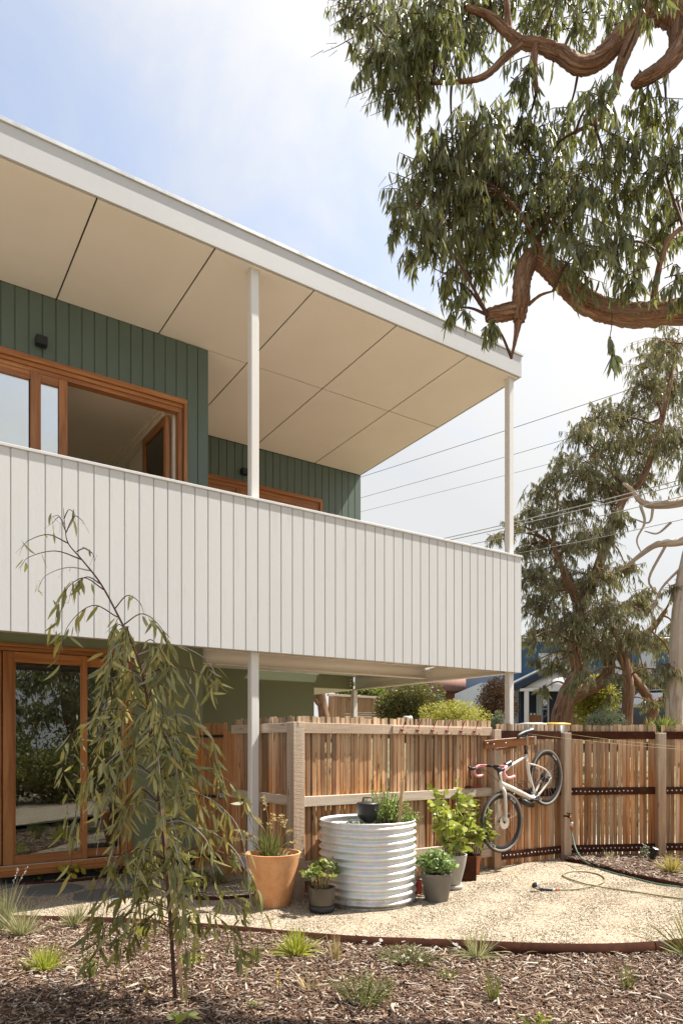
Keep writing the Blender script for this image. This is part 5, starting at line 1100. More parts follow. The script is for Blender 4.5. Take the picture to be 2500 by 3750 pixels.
for k in range(34):
    a = g.uniform(0, 6.28); r = .36*math.sqrt(g.uniform(.05, 1)); c = np.array([dc.x+math.cos(a)*r*1.15, dc.y+math.sin(a)*r*.9, dc.z+g.uniform(.09, .19)]); q = np.arange(12)/12*6.283
    tl = g.normal(0, .35, 2); d = np.stack([np.cos(q), np.sin(q), np.cos(q)*tl[0]+np.sin(q)*tl[1]+.1], 1); leaves(mP, np.repeat(c[None], 12, 0), d, .015, .007, .05, 0, OVAL, g)
    mC.lathe([(.0045, 0), (.004, .003), (.001, .004)], c+[0, 0, .0], 6)
mP.build('petals', M['petal'], dz)['kind'] = 'stuff'; mC.build('flower_centres', M['yellowflower'], dz)['kind'] = 'stuff'
for x, y, h, lab in ((375, 3800, .30, 'slender yellow flower spike at the bottom edge, furthest left'), (450, 3795, .34, 'slender yellow flower spike at the bottom edge, tallest near the sapling'), (540, 3790, .27, 'slender yellow flower spike at the bottom edge, just left of the sapling trunk'), (1005, 3790, .33, 'slender yellow flower spike rising in the central mulch')):
    c = gm(x, y); t_ = thing('flower_spike', lab, 'flower', c, 'slender yellow flower spikes'); mS, mF = MB(), MB(); e = c+Vector((random.uniform(-.03, .03), 0, h)); mS.tube([c, c.lerp(e, .5)+Vector((.008, 0, 0)), e], [.0022, .0018, .001], 4, False, 3); mS.build('stem', M['stem'], t_)
    bb = np.array([tuple(c.lerp(e, q)) for q in np.linspace(.72, 1, 16)]); leaves(mF, bb, sphere(16)+[0, 0, .5], .012, .007, .1, 0, OVAL); mF.build('flowers', M['yellowflower'], t_)
# strappy plant with dry flower heads in the terracotta pot
pc = TP+Z*.43; t_ = thing('strappy_plant', 'strappy plant with dry golden flower stalks in the large terracotta pot', 'plant', pc)
g = np.random.default_rng(33); n = 120; a = g.uniform(0, 6.28, n); ti = np.abs(g.normal(0, .32, n)); mb = MB()
b = np.array(tuple(pc))+np.stack([np.cos(a)*.08*g.uniform(0, 1, n)-.04, np.sin(a)*.08*g.uniform(0, 1, n), np.zeros(n)], 1)
leaves(mb, b, np.stack([np.cos(a)*np.sin(ti), np.sin(a)*np.sin(ti), np.cos(ti)], 1), .30*g.uniform(.6, 1.2, n), .009*g.uniform(.7, 1.2, n), .1, .12, BLADE, g); mb.build('blades', M['strappy'], t_)['kind'] = 'stuff'
mb = MB(); n = 70; a = g.uniform(0, 6.28, n); ti = g.uniform(.2, 1.5, n); b = np.array(tuple(pc))+np.stack([np.cos(a)*.12+.06, np.sin(a)*.12, np.zeros(n)], 1)
leaves(mb, b, np.stack([np.cos(a)*np.sin(ti), np.sin(a)*np.sin(ti), np.cos(ti)], 1), .13*g.uniform(.5, 1.2, n), .007, .5, .35, BLADE, g)
for px, py, dx in [(940, 3000, 0), (965, 2925, 0), (1000, 2985, 0), (1030, 2990, 0), (1045, 3010, .02), (1065, 3045, .02), (870, 3045, -.1), (850, 3075, -.12), (900, 3060, -.05), (868, 3140, -.1), (1085, 3090, .05), (985, 3020, 0)]:
    e = P(px, py, 6.3+random.uniform(-.12, .12)); m = pc.lerp(e, .55)+Z*.06; mb.tube([pc+Vector((random.uniform(-.06, .06), 0, 0)), m, e], [.003, .0025, .0015], 4, False, 4)
    bb = np.array([tuple(m.lerp(e, q)) for q in np.linspace(.5, 1.05, 34)]); leaves(mb, bb, sphere(34)*[1, 1, .6]+[0, 0, .35], .032, .011, .2, 0, OVAL, g)
mb.build('dry_flower_stalks', M['straw'], t_)['kind'] = 'stuff'
obox('plant_label', M['steelwhite'], thing('plant_tag', 'small white plant tag on the terracotta pot rim', 'tag', P(1092, 3150, 6.18)), P(1092, 3150, 6.18), ((1, .2, .1), (0, 1, 0), (0, 0, 1)), (.010, .001, .026), .0003)
# ------------------------------------------------------------------ loose ground cover
def slabs(mb, c, L, w, th, g, tilt=.25):
    n = len(c); a = g.uniform(0, 6.283, n); d = np.stack([np.cos(a), np.sin(a), g.normal(0, tilt, n)], 1); d = unit(d)
    s = unit(np.cross(d, np.stack([g.normal(0, tilt, n), g.normal(0, tilt, n), np.ones(n)], 1))); u = np.cross(s, d)
    ex = []
    for i, (x, y, z) in enumerate([(-1, -1, -1), (1, -.5, -1), (1, .6, -1), (-1, 1, -1), (-.9, -.9, 1), (.9, -.45, 1), (.9, .5, 1), (-.9, .9, 1)]):
        ex.append(c+d*(L*x*.5)[:, None]+s*(w*y*.5)[:, None]+u*(th*z*.5)[:, None]+ (u*(th*.8*(abs(x)))[:, None] if i in (1, 2, 5, 6) else 0))
    v = np.stack(ex, 1).reshape(-1, 3); b = (np.arange(n)*8)[:, None, None]
    f = np.array([(3, 2, 1, 0), (4, 5, 6, 7), (0, 1, 5, 4), (1, 2, 6, 5), (2, 3, 7, 6), (3, 0, 4, 7)])[None]
    mb.add(v, (b+f).reshape(-1, 4))
g = np.random.default_rng(77)
def bedpts(n, x0, x1, y0, y1):
    p = np.stack([g.uniform(x0, x1, n), g.uniform(y0, y1, n)], 1); ey = np.interp(p[:, 0], EDGE[:, 0], EDGE[:, 1]); p = p[p[:, 1] < ey-.012]; return np.c_[p, mz(p[:, 0], p[:, 1])+g.uniform(0, .016, len(p))]
mb = MB()
c = bedpts(46000, -3.0, 2.9, 3.6, 6.4); n = len(c); slabs(mb, c, g.gamma(2.4, .0085, n)+.006, g.gamma(2.2, .0026, n)+.002, g.uniform(.0015, .006, n), g)
c = bedpts(2600, -3.0, 2.9, 3.6, 6.4); n = len(c); c[:, 2] += .008; slabs(mb, c, g.uniform(.04, .12, n), g.gamma(2., .0035, n)+.002, g.uniform(.0015, .005, n), g, .14)
c = bedpts(5200, -4.5, 5., 1.0, 6.4); n = len(c); slabs(mb, c, g.uniform(.03, .09, n), g.uniform(.006, .02, n), g.uniform(.002, .006, n), g)
k = len(BED); t = g.uniform(0, 1, 3600); i = g.integers(0, k-1, 3600); fr = g.uniform(0, 1, 3600)[:, None]; c = (BED[i]*(1-fr)+BED[i+1]*fr)*(1-t)[:, None]+(BEDFAR[i]*(1-fr)+BEDFAR[i+1]*fr)*t[:, None]; c[:, 2] = .036+g.uniform(0, .022, 3600)
slabs(mb, c, g.uniform(.03, .10, 3600), g.uniform(.006, .02, 3600), g.uniform(.002, .006, 3600), g)
c = bedpts(900, -3.0, 2.9, 3.6, 6.4); n = len(c); c[:, 2] += .012; slabs(mb, c, g.uniform(.05, .10, n), g.uniform(.010, .019, n), g.uniform(.0008, .002, n), g, .22)
kind(mb.build('bark_mulch', M['chip'], None, False), 'stuff', 'loose brown bark mulch and wood chips')
# a few larger bark pieces that lie loose
for x, y, L, lab in ((2105, 3450, .10, 'curled grey bark shred caught on the steel edging'), (255, 3580, .07, 'flat oval bark piece in the sunlit mulch'), (2440, 3650, .11, 'pale grey wood sliver in the mulch at the lower right'), (1440, 3715, .12, 'pale curved bark strip beside the feathery shrub')):
    p = gm(x, y)+Z*.022; mb = MB(); a = random.uniform(0, 3.1); d = Vector((math.cos(a), math.sin(a), 0)); s = Vector((-d.y, d.x, 0)); pts = [p+d*L*(q-.5)+s*.012*math.sin(q*5)+Z*.01*math.sin(q*3.1) for q in np.linspace(0, 1, 7)]
    mb.tube(pts, [.004, .010, .014, .013, .011, .008, .002], 7, True, 2, .35); tag(mb.build('bark_piece', M['barkpale'], None, base=p), lab, 'bark')
mb = MB(); g = np.random.default_rng(78)
def stones(c, r):
    n = len(c); o6 = np.array([(1, 0, 0), (-1, 0, 0), (0, 1, 0), (0, -1, 0), (0, 0, 1), (0, 0, -1)], float); f8 = np.array([(0, 2, 4), (2, 1, 4), (1, 3, 4), (3, 0, 4), (2, 0, 5), (1, 2, 5), (3, 1, 5), (0, 3, 5)])
    v = o6[None]*(r[:, None]*g.uniform(.6, 1.35, (n, 3)))[:, None]; a = g.uniform(0, 6.28, n); ca, sa = np.cos(a)[:, None], np.sin(a)[:, None]
    v = np.stack([v[:, :, 0]*ca-v[:, :, 1]*sa, v[:, :, 0]*sa+v[:, :, 1]*ca, v[:, :, 2]*.75], 2)+g.normal(0, .0006, v.shape)+c[:, None]
    mb.add(v.reshape(-1, 3), ((np.arange(n)*6)[:, None, None]+f8[None]).reshape(-1, 3))
def gravpts(n, x0, x1, y0, y1):
    p = np.stack([g.uniform(x0, x1, n), g.uniform(y0, y1, n)], 1); ey = np.interp(p[:, 0], EDGE[:, 0], EDGE[:, 1]); p = p[p[:, 1] > ey+.01]; return np.c_[p, .003*np.sin(p[:, 0]*9.3-p[:, 1]*6.1)+.004*np.sin(p[:, 0]*4.1+p[:, 1]*2.7)+.001]
c = gravpts(52000, -3.2, 3.6, 5.0, 7.4); stones(c, g.uniform(.0028, .0075, len(c)))
c = gravpts(20000, -3.6, 5.2, 6.5, 9.0); stones(c, g.uniform(.004, .009, len(c)))
kind(mb.build('gravel_stones', M['stone'], None, False), 'stuff', 'pale crushed gravel stones')
mb = MB(); c = gravpts(2600, -3.2, 5, 5.0, 9.0); n = len(c); c[:, 2] += .004; slabs(mb, c, g.gamma(2., .006, n)+.004, g.uniform(.002, .007, n), g.uniform(.001, .004, n), g, .15)
t = NT('leaf_litter'); t.bsdf(Base_Color=t.ramp(t.island(), [(0, rgb(.02, .013, .008)), (.5, rgb(.06, .035, .018)), (.8, rgb(.18, .10, .05)), (1, rgb(.5, .36, .22))]), Roughness=.9); kind(mb.build('leaf_litter', t.m, None, False), 'stuff', 'dark leaf litter scattered on the gravel')

# ------------------------------------------------------------------ beyond the fence
def gpt(x, y): return float(gz(x, y))
def bush(name, label, c, rad, n, L, w, mat, cat='shrub', lumps=9, group=None, seed=0, stems=True, hang=.1):
    g = np.random.default_rng(300+seed); c = np.array(tuple(c), float); rad = np.array(rad, float); t_ = thing(name, label, cat, Vector((c[0], c[1], c[2]-rad[2])), group)
    lc = c+sphere(lumps, g)*rad*.58*g.uniform(.5, 1, lumps)[:, None]; lr = g.uniform(.38, .62, lumps)
    k = g.integers(0, lumps, n); d = sphere(n, g); rr = g.uniform(.25, 1, n)**.4
    p = lc[k]+d*rad*(lr[k]*rr)[:, None]; p[:, 2] = np.maximum(p[:, 2], c[2]-rad[2])
    dr = d*.7+g.normal(size=(n, 3))*.6; dr[:, 2] += .2-hang*3; mb = MB(); leaves(mb, p, dr, L*g.uniform(.6, 1.25, n), w*g.uniform(.7, 1.2, n), .15, .1, OVAL, g); mb.build('foliage', mat, t_)
    if stems:
        mb = MB(); b = c-[0, 0, rad[2]]
        for q in lc: mb.tube([b+g.normal(0, .06, 3)*[1, 1, 0]-[0, 0, .1], (b+q)/2+g.normal(0, .08, 3), q], [.03*rad[2], .02*rad[2], .008*rad[2]], 5, False, 3)
        mb.build('stems', M['barkfar'], t_)['kind'] = 'stuff'
    return t_
def bpx(x0, x1, y0, y1, Y, dep=.8):
    a, b = P(x0, y1, Y), P(x1, y0, Y); return ((a.x+b.x)/2, Y, (a.z+b.z)/2), ((b.x-a.x)/2, dep*(b.x-a.x)/2, (b.z-a.z)/2)
c, r = bpx(1350, 1640, 2490, 2680, 14.5, .5); bush('bottlebrush_bush', 'big dark bush with red flecks behind the fence, under the balcony', c, (r[0]*1.05, r[1], r[2]*1.25), 11000, .060, .020, M['bushdark'], lumps=14, seed=1)
c, r = bpx(1520, 1790, 2570, 2690, 12.3, .6); bush('lime_bush', 'bright lime yellow bush just behind the fence', c, (r[0], r[1], r[2]*1.2), 9000, .045, .014, M['bushlime'], lumps=16, seed=2)
c, r = bpx(1715, 1905, 2475, 2690, 15.5, .6); bush('copper_bush', 'coppery brown shrub behind the fence beside the balcony corner post', c, (r[0], r[1], r[2]*1.1), 6500, .055, .022, M['bushred'], lumps=12, seed=3)
c, r = bpx(1790, 1850, 2600, 2690, 13.3, .8); bush('grey_bush', 'small grey-green bush behind the fence, right of the lime bush', c, (r[0], r[1], r[2]), 1800, .035, .012, M['sage'], lumps=7, seed=4)
c, r = bpx(2060, 2290, 2470, 2690, 19., .6); bush('hedge_bush', 'dense green bush in front of the blue house', c, (r[0], r[1], r[2]*1.15), 9000, .085, .03, M['bushlime'], lumps=14, seed=5)
c, r = bpx(2130, 2300, 2580, 2690, 16.5, .6); bush('cream_bush', 'pale flowering bush below the dense green bush', c, (r[0], r[1], r[2]), 3600, .05, .018, M['sage'], lumps=10, seed=6)
c, r = bpx(1180, 1420, 2490, 2580, 21., .5); bush('ivy_bush', 'dark glossy bush hanging over the far fence', c, (r[0], r[1], r[2]), 4500, .10, .05, M['bushgreen'], lumps=12, seed=7, stems=False)
c, r = bpx(2360, 2560, 2570, 2700, 13.5, .6); t_ = thing('flax_clump', 'strappy green flax behind the fence at the right', 'plant', Vector((c[0], c[1], c[2]-r[2])))
mb = MB(); g = np.random.default_rng(61)
for q in range(7):
    n = 46; b0 = np.array(c)+g.uniform(-1, 1, 3)*[r[0]*.8, r[1]*.6, 0]-[0, 0, r[2]]; a = g.uniform(0, 6.28, n); ti = np.abs(g.normal(0, .5, n)); leaves(mb, np.repeat(b0[None], n, 0), np.stack([np.cos(a)*np.sin(ti), np.sin(a)*np.sin(ti), np.cos(ti)], 1), r[2]*1.7*g.uniform(.5, 1.1, n), .028, .1, .3, BLADE, g)
mb.build('blades', M['bushgreen'], t_)['kind'] = 'stuff'
# the gum in the street
BY = 18.0
def B_(x, y, dy=0): return PP(x, y, BY+dy)
bg_ = thing('street_gum', 'tall gum tree with layered drooping crown beyond the fence', 'tree', B_(1300, 1720))
mb = MB(); LM2 = []
def L2(pts, rad, n=10, seed=0): limb(mb, pts, rad, n, 5, .14, seed); LM2.append(spline(np.array([tuple(p) for p in pts]), np.ones(len(pts)), 6)[0])
L2([B_(1292, 1740), B_(1290, 1660), B_(1300, 1600), B_(1325, 1540), B_(1318, 1480), B_(1330, 1400), B_(1300, 1330), B_(1270, 1250)], [.30, .27, .21, .17, .15, .12, .09, .06], 12, 1)
L2([B_(1305, 1605), B_(1340, 1588), B_(1372, 1572), B_(1396, 1548), B_(1405, 1510), B_(1450, 1480), B_(1500, 1440), B_(1530, 1400)], [.19, .17, .16, .15, .12, .10, .07, .05], 12, 2)
L2([B_(1438, 1740, -1), B_(1440, 1650, -1), B_(1443, 1580, -1), B_(1430, 1500, -1), B_(1400, 1430, -1)], [.15, .13, .12, .10, .08], 10, 3)
L2([B_(1455, 1700, -.5), B_(1500, 1640, -.5), B_(1480, 1590, -.5), B_(1445, 1545, -.5), B_(1420, 1505, -.3)], [.11, .12, .12, .10, .08], 10, 4)
L2([B_(1330, 1400), B_(1370, 1310), B_(1400, 1230), B_(1430, 1150), B_(1480, 1090), B_(1520, 960), B_(1545, 840)], [.16, .14, .12, .10, .09, .07, .05], 10, 5)
mb.build('trunk', M['barkfar'], bg_)
FARC = [(1500, 830, 70), (1550, 800, 60), (1480, 890, 60), (1540, 900, 80), (1440, 960, 70), (1370, 960, 60), (1330, 1000, 55), (1400, 1030, 75), (1470, 1020, 80), (1540, 1000, 75), (1295, 1060, 45), (1340, 1080, 70), (1270, 1100, 45), (1240, 1130, 50), (1210, 1180, 45), (1260, 1190, 60), (1320, 1160, 70), (1390, 1120, 70), (1455, 1100, 70), (1170, 1210, 38), (1130, 1240, 30), (1220, 1250, 60), (1290, 1260, 60), (1360, 1230, 70), (1420, 1190, 50), (1230, 1320, 70), (1300, 1340, 80), (1370, 1330, 70), (1440, 1310, 50), (1240, 1390, 70), (1320, 1420, 85), (1400, 1400, 80), (1470, 1380, 60), (1250, 1450, 60), (1310, 1490, 70), (1380, 1480, 75), (1450, 1460, 60), (1270, 1525, 45), (1340, 1555, 40), (1500, 1480, 50), (1530, 1540, 50), (1480, 1550, 45), (1250, 1580, 22), (1310, 1580, 26), (1550, 1440, 40), (1545, 1350, 40), (1530, 1600, 40), (1560, 1560, 45), (1490, 1610, 26), (1415, 1560, 34), (1450, 1530, 45), (1400, 1600, 20), (1225, 1520, 26), (1215, 1470, 30)]
mL, mT = MB(), MB(); g3 = np.random.default_rng(17)
for k, (x, y, r) in enumerate(FARC):
    Yd = BY+random.uniform(-1.6, 1.6); c = PP(x, y, Yd); rr = r*Q*Yd/F*1.10; dens = (r/70.)**2
    foliage(mL, mT, c, (rr, rr*1.1, rr*.85), max(10, int(66*dens)), 20, .17, .0225, .82, .4, .006, (np.array([0, .3, .7, 1.]), np.array([.12, 1., .8, .04])), g3, .65); connect(mT, LM2, c, .03, .012)
mL.build('crown', M['gumfar'], bg_); mT.build('twigs', M['barkfar'], bg_)['kind'] = 'stuff'
pg = thing('pale_gum', 'pale smooth-barked gum trunk with bare grey branches at the right edge', 'tree', PP(1548, 1720, 16.5)); mb = MB(); LM3 = []
def L3(pts, rad, n=12, seed=0): limb(mb, pts, rad, n, 5, .08, seed); LM3.append(spline(np.array([tuple(p) for p in pts]), np.ones(len(pts)), 6)[0])
W_ = lambda x, y: PP(x, y, 16.5)
L3([W_(1546, 1760), W_(1548, 1640), W_(1555, 1520), W_(1560, 1420), W_(1572, 1320), W_(1600, 1200), W_(1640, 1050), W_(1650, 850)], [.23, .20, .19, .185, .16, .13, .11, .08], 14, 31)
L3([W_(1595, 1230), W_(1560, 1245), W_(1510, 1250), W_(1470, 1275), W_(1440, 1300), W_(1420, 1310)], [.12, .09, .075, .06, .04, .02], 10, 32)
L3([W_(1640, 1130), W_(1560, 1155), W_(1500, 1160), W_(1470, 1150), W_(1450, 1125), W_(1430, 1110)], [.12, .10, .085, .065, .05, .03], 10, 33)
for q in [[(1470, 1160), (1480, 1200), (1462, 1240), (1475, 1275)], [(1530, 1250), (1490, 1330), (1510, 1370), (1480, 1400)], [(1500, 1160), (1490, 1200), (1450, 1190)], [(1568, 1300), (1520, 1350), (1500, 1400), (1495, 1450)], [(1540, 1200), (1510, 1225), (1480, 1220)]]: L3([W_(*p_) for p_ in q], np.linspace(.035, .012, len(q)), 6, 34)
mb.build('trunk', M['barkpale'], pg)
mL, mT = MB(), MB()
for k in range(10): c = Vector((random.uniform(7.5, 13), random.uniform(15, 18), random.uniform(7.5, 13))); foliage(mL, mT, c, 1.1, 26, 16, .19, .032, .8, .35, .006, LEAF5, g3); connect(mT, LM3, c, .035, .015)
mL.build('crown', M['gumfar'], pg); mT.build('twigs', M['barkfar'], pg)['kind'] = 'stuff'

# ------------------------------------------------------------------ blue house across the street
BLUE = None
t = NT('blue_corrugated'); p = t.pos(); w = t.n('TexWave', {'Vector': p, 'Scale': 4.2, 'Distortion': 0.0}, bands_direction='X').outputs['Fac']; n_ = t.noise(p, 2., 4)
t.bsdf(Base_Color=t.ramp(n_, [(.3, rgb(.075, .17, .29)), (.7, rgb(.10, .215, .35))]), Roughness=.5, Normal=t.bump(w, .7, .05)); BLUE = t.m
NAVY = plain('navy_paint', (.018, .030, .065), .5); WHT = M['steelwhite']; ROOFG = plain('grey_roof', (.22, .23, .24), .6); BRICK = plain('pink_tile', (.42, .22, .17), .8, 0, .5, 30); WIN = glassmat('far_glass', .35, (.25, .28, .3)); PALEW = paint('pale_weatherboard', (.60, .64, .68), .6)
HY_ = 27.0; hz_ = gpt(9, HY_)-.2
def wbox(name, mat, par, x0, x1, y0, y1, Y0, Y1, ch=.01):
    a, b = P(x0, y1, Y0), P(x1, y0, Y0); return obox(name, mat, par, Vector(((a.x+b.x)/2, (Y0+Y1)/2, (a.z+b.z)/2)), ((1, 0, 0), (0, 1, 0), (0, 0, 1)), (b.x-a.x, Y1-Y0, b.z-a.z), ch)
bh = thing('blue_house', 'blue corrugated house with navy porch and white posts across the street', 'house', P(2100, 2660, HY_))
X0 = 1830
wbox('upper_wall', BLUE, bh, 1840, 2900, 2350, 2500, HY_, HY_+8); wbox('lower_wall', NAVY, bh, 1905, 2900, 2501, 2740, HY_+.3, HY_+7.9); wbox('side_wall', PALEW, bh, 1760, 1904, 2501, 2740, HY_+.6, HY_+7)
rf = empty_part('roof', bh, P(2300, 2340, HY_)); wbox('gutter', WHT, rf, 1885, 2920, 2335, 2349, HY_-.5, HY_-.36); wbox('roof_sheet', ROOFG, rf, 1850, 2930, 2326, 2334, HY_-.4, HY_+8.4)
# ribs of the corrugated cladding
ribm = None
for k in range(60):
    xx = P(1905+k*6.4, 2420, HY_).x; a = P(0, 2499, HY_).z; b = P(0, 2352, HY_).z
    obox('cladding_rib', BLUE, bh, Vector((xx, HY_-.006, (a+b)/2)), ((1, 0, 0), (0, 1, 0), (0, 0, 1)), (.026, .012, b-a), .003)
for x0, x1, y0, y1 in ((1972, 2060, 2392, 2452), (2235, 2300, 2380, 2470), (2340, 2400, 2385, 2470)):
    w = empty_part('window', bh, P((x0+x1)/2, y1, HY_)); wbox('pane', WIN, w, x0+5, x1-5, y0+5, y1-5, HY_-.03, HY_-.02)
    for q in ((x0, x0+5, y0, y1), (x1-5, x1, y0, y1), (x0+5, x1-5, y0, y0+5), (x0+5, x1-5, y1-5, y1)): wbox('frame', WHT, w, *q, HY_-.07, HY_-.0)
po = empty_part('porch', bh, P(2000, 2560, HY_-2.2)); PY = HY_-2.2
g0, g1, g2_ = P(1880, 2520, PY), P(2035, 2444, PY), P(2190, 2520, PY)
for a, b in ((g0, g1), (g1, g2_)): bar('barge_board', NAVY, po, a, b, .06, .24, Vector((0, -1, 0)).cross((b-a)).normalized() if False else Z, .01); bar('roof_slope', ROOFG, po, a+Vector((0, 1.1, .16)), b+Vector((0, 1.1, .16)), 2.2, .05, Z, .01)
mb = MB(); mb.add([tuple(g0+Vector((.2, .08, -.1))), tuple(g2_+Vector((-.2, .08, -.1))), tuple(g1+Vector((0, .08, -.1))), tuple(g0+Vector((.2, .14, -.1))), tuple(g2_+Vector((-.2, .14, -.1))), tuple(g1+Vector((0, .14, -.1)))], [(0, 1, 2), (5, 4, 3), (0, 3, 4, 1), (1, 4, 5, 2), (2, 5, 3, 0)]); mb.build('gable_infill', WHT, po, False)
wbox('porch_beam', WHT, po, 1905, 2180, 2521, 2532, PY, PY+.12)
for x in (1929, 2170, 2345): wbox('porch_post', WHT, po, x-7, x+7, 2532, 2745, PY, PY+.14)
d_ = empty_part('door', bh, P(1990, 2700, HY_)); wbox('door_frame', WHT, d_, 1965, 2010, 2545, 2740, HY_+.20, HY_+.29); wbox('door_leaf', PALEW, d_, 1971, 1985, 2552, 2740, HY_+.14, HY_+.19); wbox('door_pane', WIN, d_, 1987, 2004, 2552, 2740, HY_+.15, HY_+.185)
w = empty_part('window', bh, P(2320, 2640, HY_)); wbox('pane', WIN, w, 2275, 2345, 2560, 2640, HY_+.2, HY_+.24); wbox('frame', WHT, w, 2270, 2276, 2555, 2645, HY_+.15, HY_+.26); wbox('frame', WHT, w, 2345, 2351, 2555, 2645, HY_+.15, HY_+.26); wbox('frame', WHT, w, 2308, 2312, 2560, 2640, HY_+.16, HY_+.25)
c_ = thing('porch_cabinet', 'brown cabinet with jars on the blue house porch', 'cabinet', P(1962, 2690, PY+.8)); wbox('body', M['bracket'], c_, 1938, 1982, 2620, 2700, PY+.7, PY+1.0)
for x in (1945, 1957): wbox('jar', WHT, c_, x-3, x+3, 2612, 2620, PY+.8, PY+.86)
# brick house further left
kh = thing('brick_house', 'brick house with pink tiled roof far behind the bushes', 'house', P(1500, 2650, 36)); wbox('wall', plain('red_brick', (.24, .10, .07), .85, 0, .5, 20), kh, 1380, 1800, 2525, 2720, 36, 43)
ra, rb = P(1360, 2530, 35.6), P(1830, 2530, 35.6); mb = MB(); mb.add([tuple(ra), tuple(rb), tuple(rb+Vector((0, 8.6, 0))), tuple(ra+Vector((0, 8.6, 0))), tuple(ra+Vector((2, 4.3, 1.9))), tuple(rb+Vector((-2, 4.3, 1.9)))], [(0, 1, 5, 4), (1, 2, 5), (2, 3, 4, 5), (3, 0, 4), (3, 2, 1, 0)]); mb.build('roof', BRICK, kh, False)
for x in (1365, 1560, 1700): w = empty_part('window', kh, P(x+20, 2600, 36)); wbox('pane', WIN, w, x+30, x+62, 2545, 2590, 35.93, 35.97); wbox('frame', WHT, w, x+28, x+64, 2543, 2546, 35.9, 35.99); wbox('frame', WHT, w, x+28, x+64, 2589, 2592, 35.9, 35.99)
# far paling fence seen under the balcony
FY = 19.; fa, fb = P(1200, 2640, FY), P(1400, 2640, FY+1.0); fz = fa.z-.25
ff = thing('far_fence', 'far brown paling fence seen under the balcony', 'fence', Vector((fa.x, fa.y, fz)))
PAL.clear(); ms = None
n = 20
for i in range(n):
    q = fa.lerp(fb, (i+.5)/n); obox('paling', M['gatewood'], ff, Vector((q.x, q.y, fz+.45+random.uniform(-.015, .015))), ((1, .1, 0), (0, 1, 0), (0, 0, 1)), (.0755, .02, .95), .003)
bar('cap_rail', M['rail'], ff, Vector((fa.x, fa.y-.03, fz+.95)), Vector((fb.x, fb.y-.03, fz+.93)), .07, .06); bar('post', M['gatewood'], ff, Vector((fa.x+.1, fa.y-.06, fz-.1)), Vector((fa.x+.1, fa.y-.06, fz+.9)), .1, .1, Vector((0, 1, 0)))
for k in range(7):
    a = P(1290+random.uniform(-30, 20), 2612+k*4.5, 16+random.uniform(-.2, .2)); tag(bar('timber_length', M['rail'] if k % 2 else M['barkpale'], None, a, a+Vector((random.uniform(.7, 1.1), random.uniform(-.2, .2), random.uniform(-.02, .02))), .06, .028), 'weathered timber length in the woodpile seen under the balcony', 'timber', 'timber lengths of the woodpile beyond the fence')
bt = thing('bare_trunk', 'brown tree trunk seen through the gap under the balcony', 'tree', P(1175, 2650, 15)); mb = MB(); limb(mb, [P(1192, 2720, 15), P(1188, 2640, 15), P(1180, 2580, 15), P(1172, 2530, 15), P(1160, 2480, 15)], [.14, .12, .105, .095, .08], 10, 4, .1, 51); limb(mb, [P(1180, 2580, 15), P(1160, 2560, 15), P(1140, 2530, 15)], [.10, .08, .06], 8, 3, .1, 52); mb.build('trunk', M['barkfar'], bt)
# letterbox, bins
lb_ = P(1492, 2640, 11.6); lt = thing('letterbox', 'small white letterbox peeking above the fence', 'letterbox', lb_-Z*1.0); mb = MB()
pr = [(-.075, 0), (-.075, .05), (-.055, .075), (.055, .075), (.075, .05), (.075, 0)]; mb.add([tuple(lb_+Vector((x, y, z))) for y in (-.09, .09) for x, z in pr], [(0, 1, 2, 3, 4, 5), (11, 10, 9, 8, 7, 6)]+[(i, i+6, (i+1) % 6+6, (i+1) % 6) for i in range(6)]); mb.build('box', WHT, lt, False); obox('stand', M['black'], lt, lb_-Z*.52, ((1, 0, 0), (0, 1, 0), (0, 0, 1)), (.05, .05, 1.03), .004)
for x, lidc, lab in ((2030, (.55, .36, .04), 'wheelie bin with yellow lid behind the fence'), (1946, (.45, .50, .48), 'wheelie bin with pale grey lid behind the fence')):
    b = P(x, 2650, 12.2); bn_ = thing('wheelie_bin', lab, 'bin', Vector((b.x, b.y, b.z-.95)), 'wheelie bins behind the fence')
    mb = MB(); mb.add([(b.x+sx*w_, b.y+sy*w_*1.1, z) for z, w_ in ((b.z-.95, .15), (b.z-.035, .19)) for sx, sy in ((-1, -1), (1, -1), (1, 1), (-1, 1))], [(0, 1, 5, 4), (1, 2, 6, 5), (2, 3, 7, 6), (3, 0, 4, 7), (3, 2, 1, 0), (4, 5, 6, 7)]); mb.build('body', M['potblack'], bn_, False)
    mb = MB(); mb.add([(b.x+sx*w_, b.y+sy*w_*1.1, z) for z, w_ in ((b.z-.034, .21), (b.z-.006, .205), (b.z+.012, .12)) for sx, sy in ((-1, -1), (1, -1), (1, 1), (-1, 1))], [(i+j, i+(j+1) % 4, i+4+(j+1) % 4, i+4+j) for i in (0, 4) for j in range(4)]+[(3, 2, 1, 0), (8, 9, 10, 11)]); mb.build('lid', plain('bin_lid', lidc, .5), bn_, False)
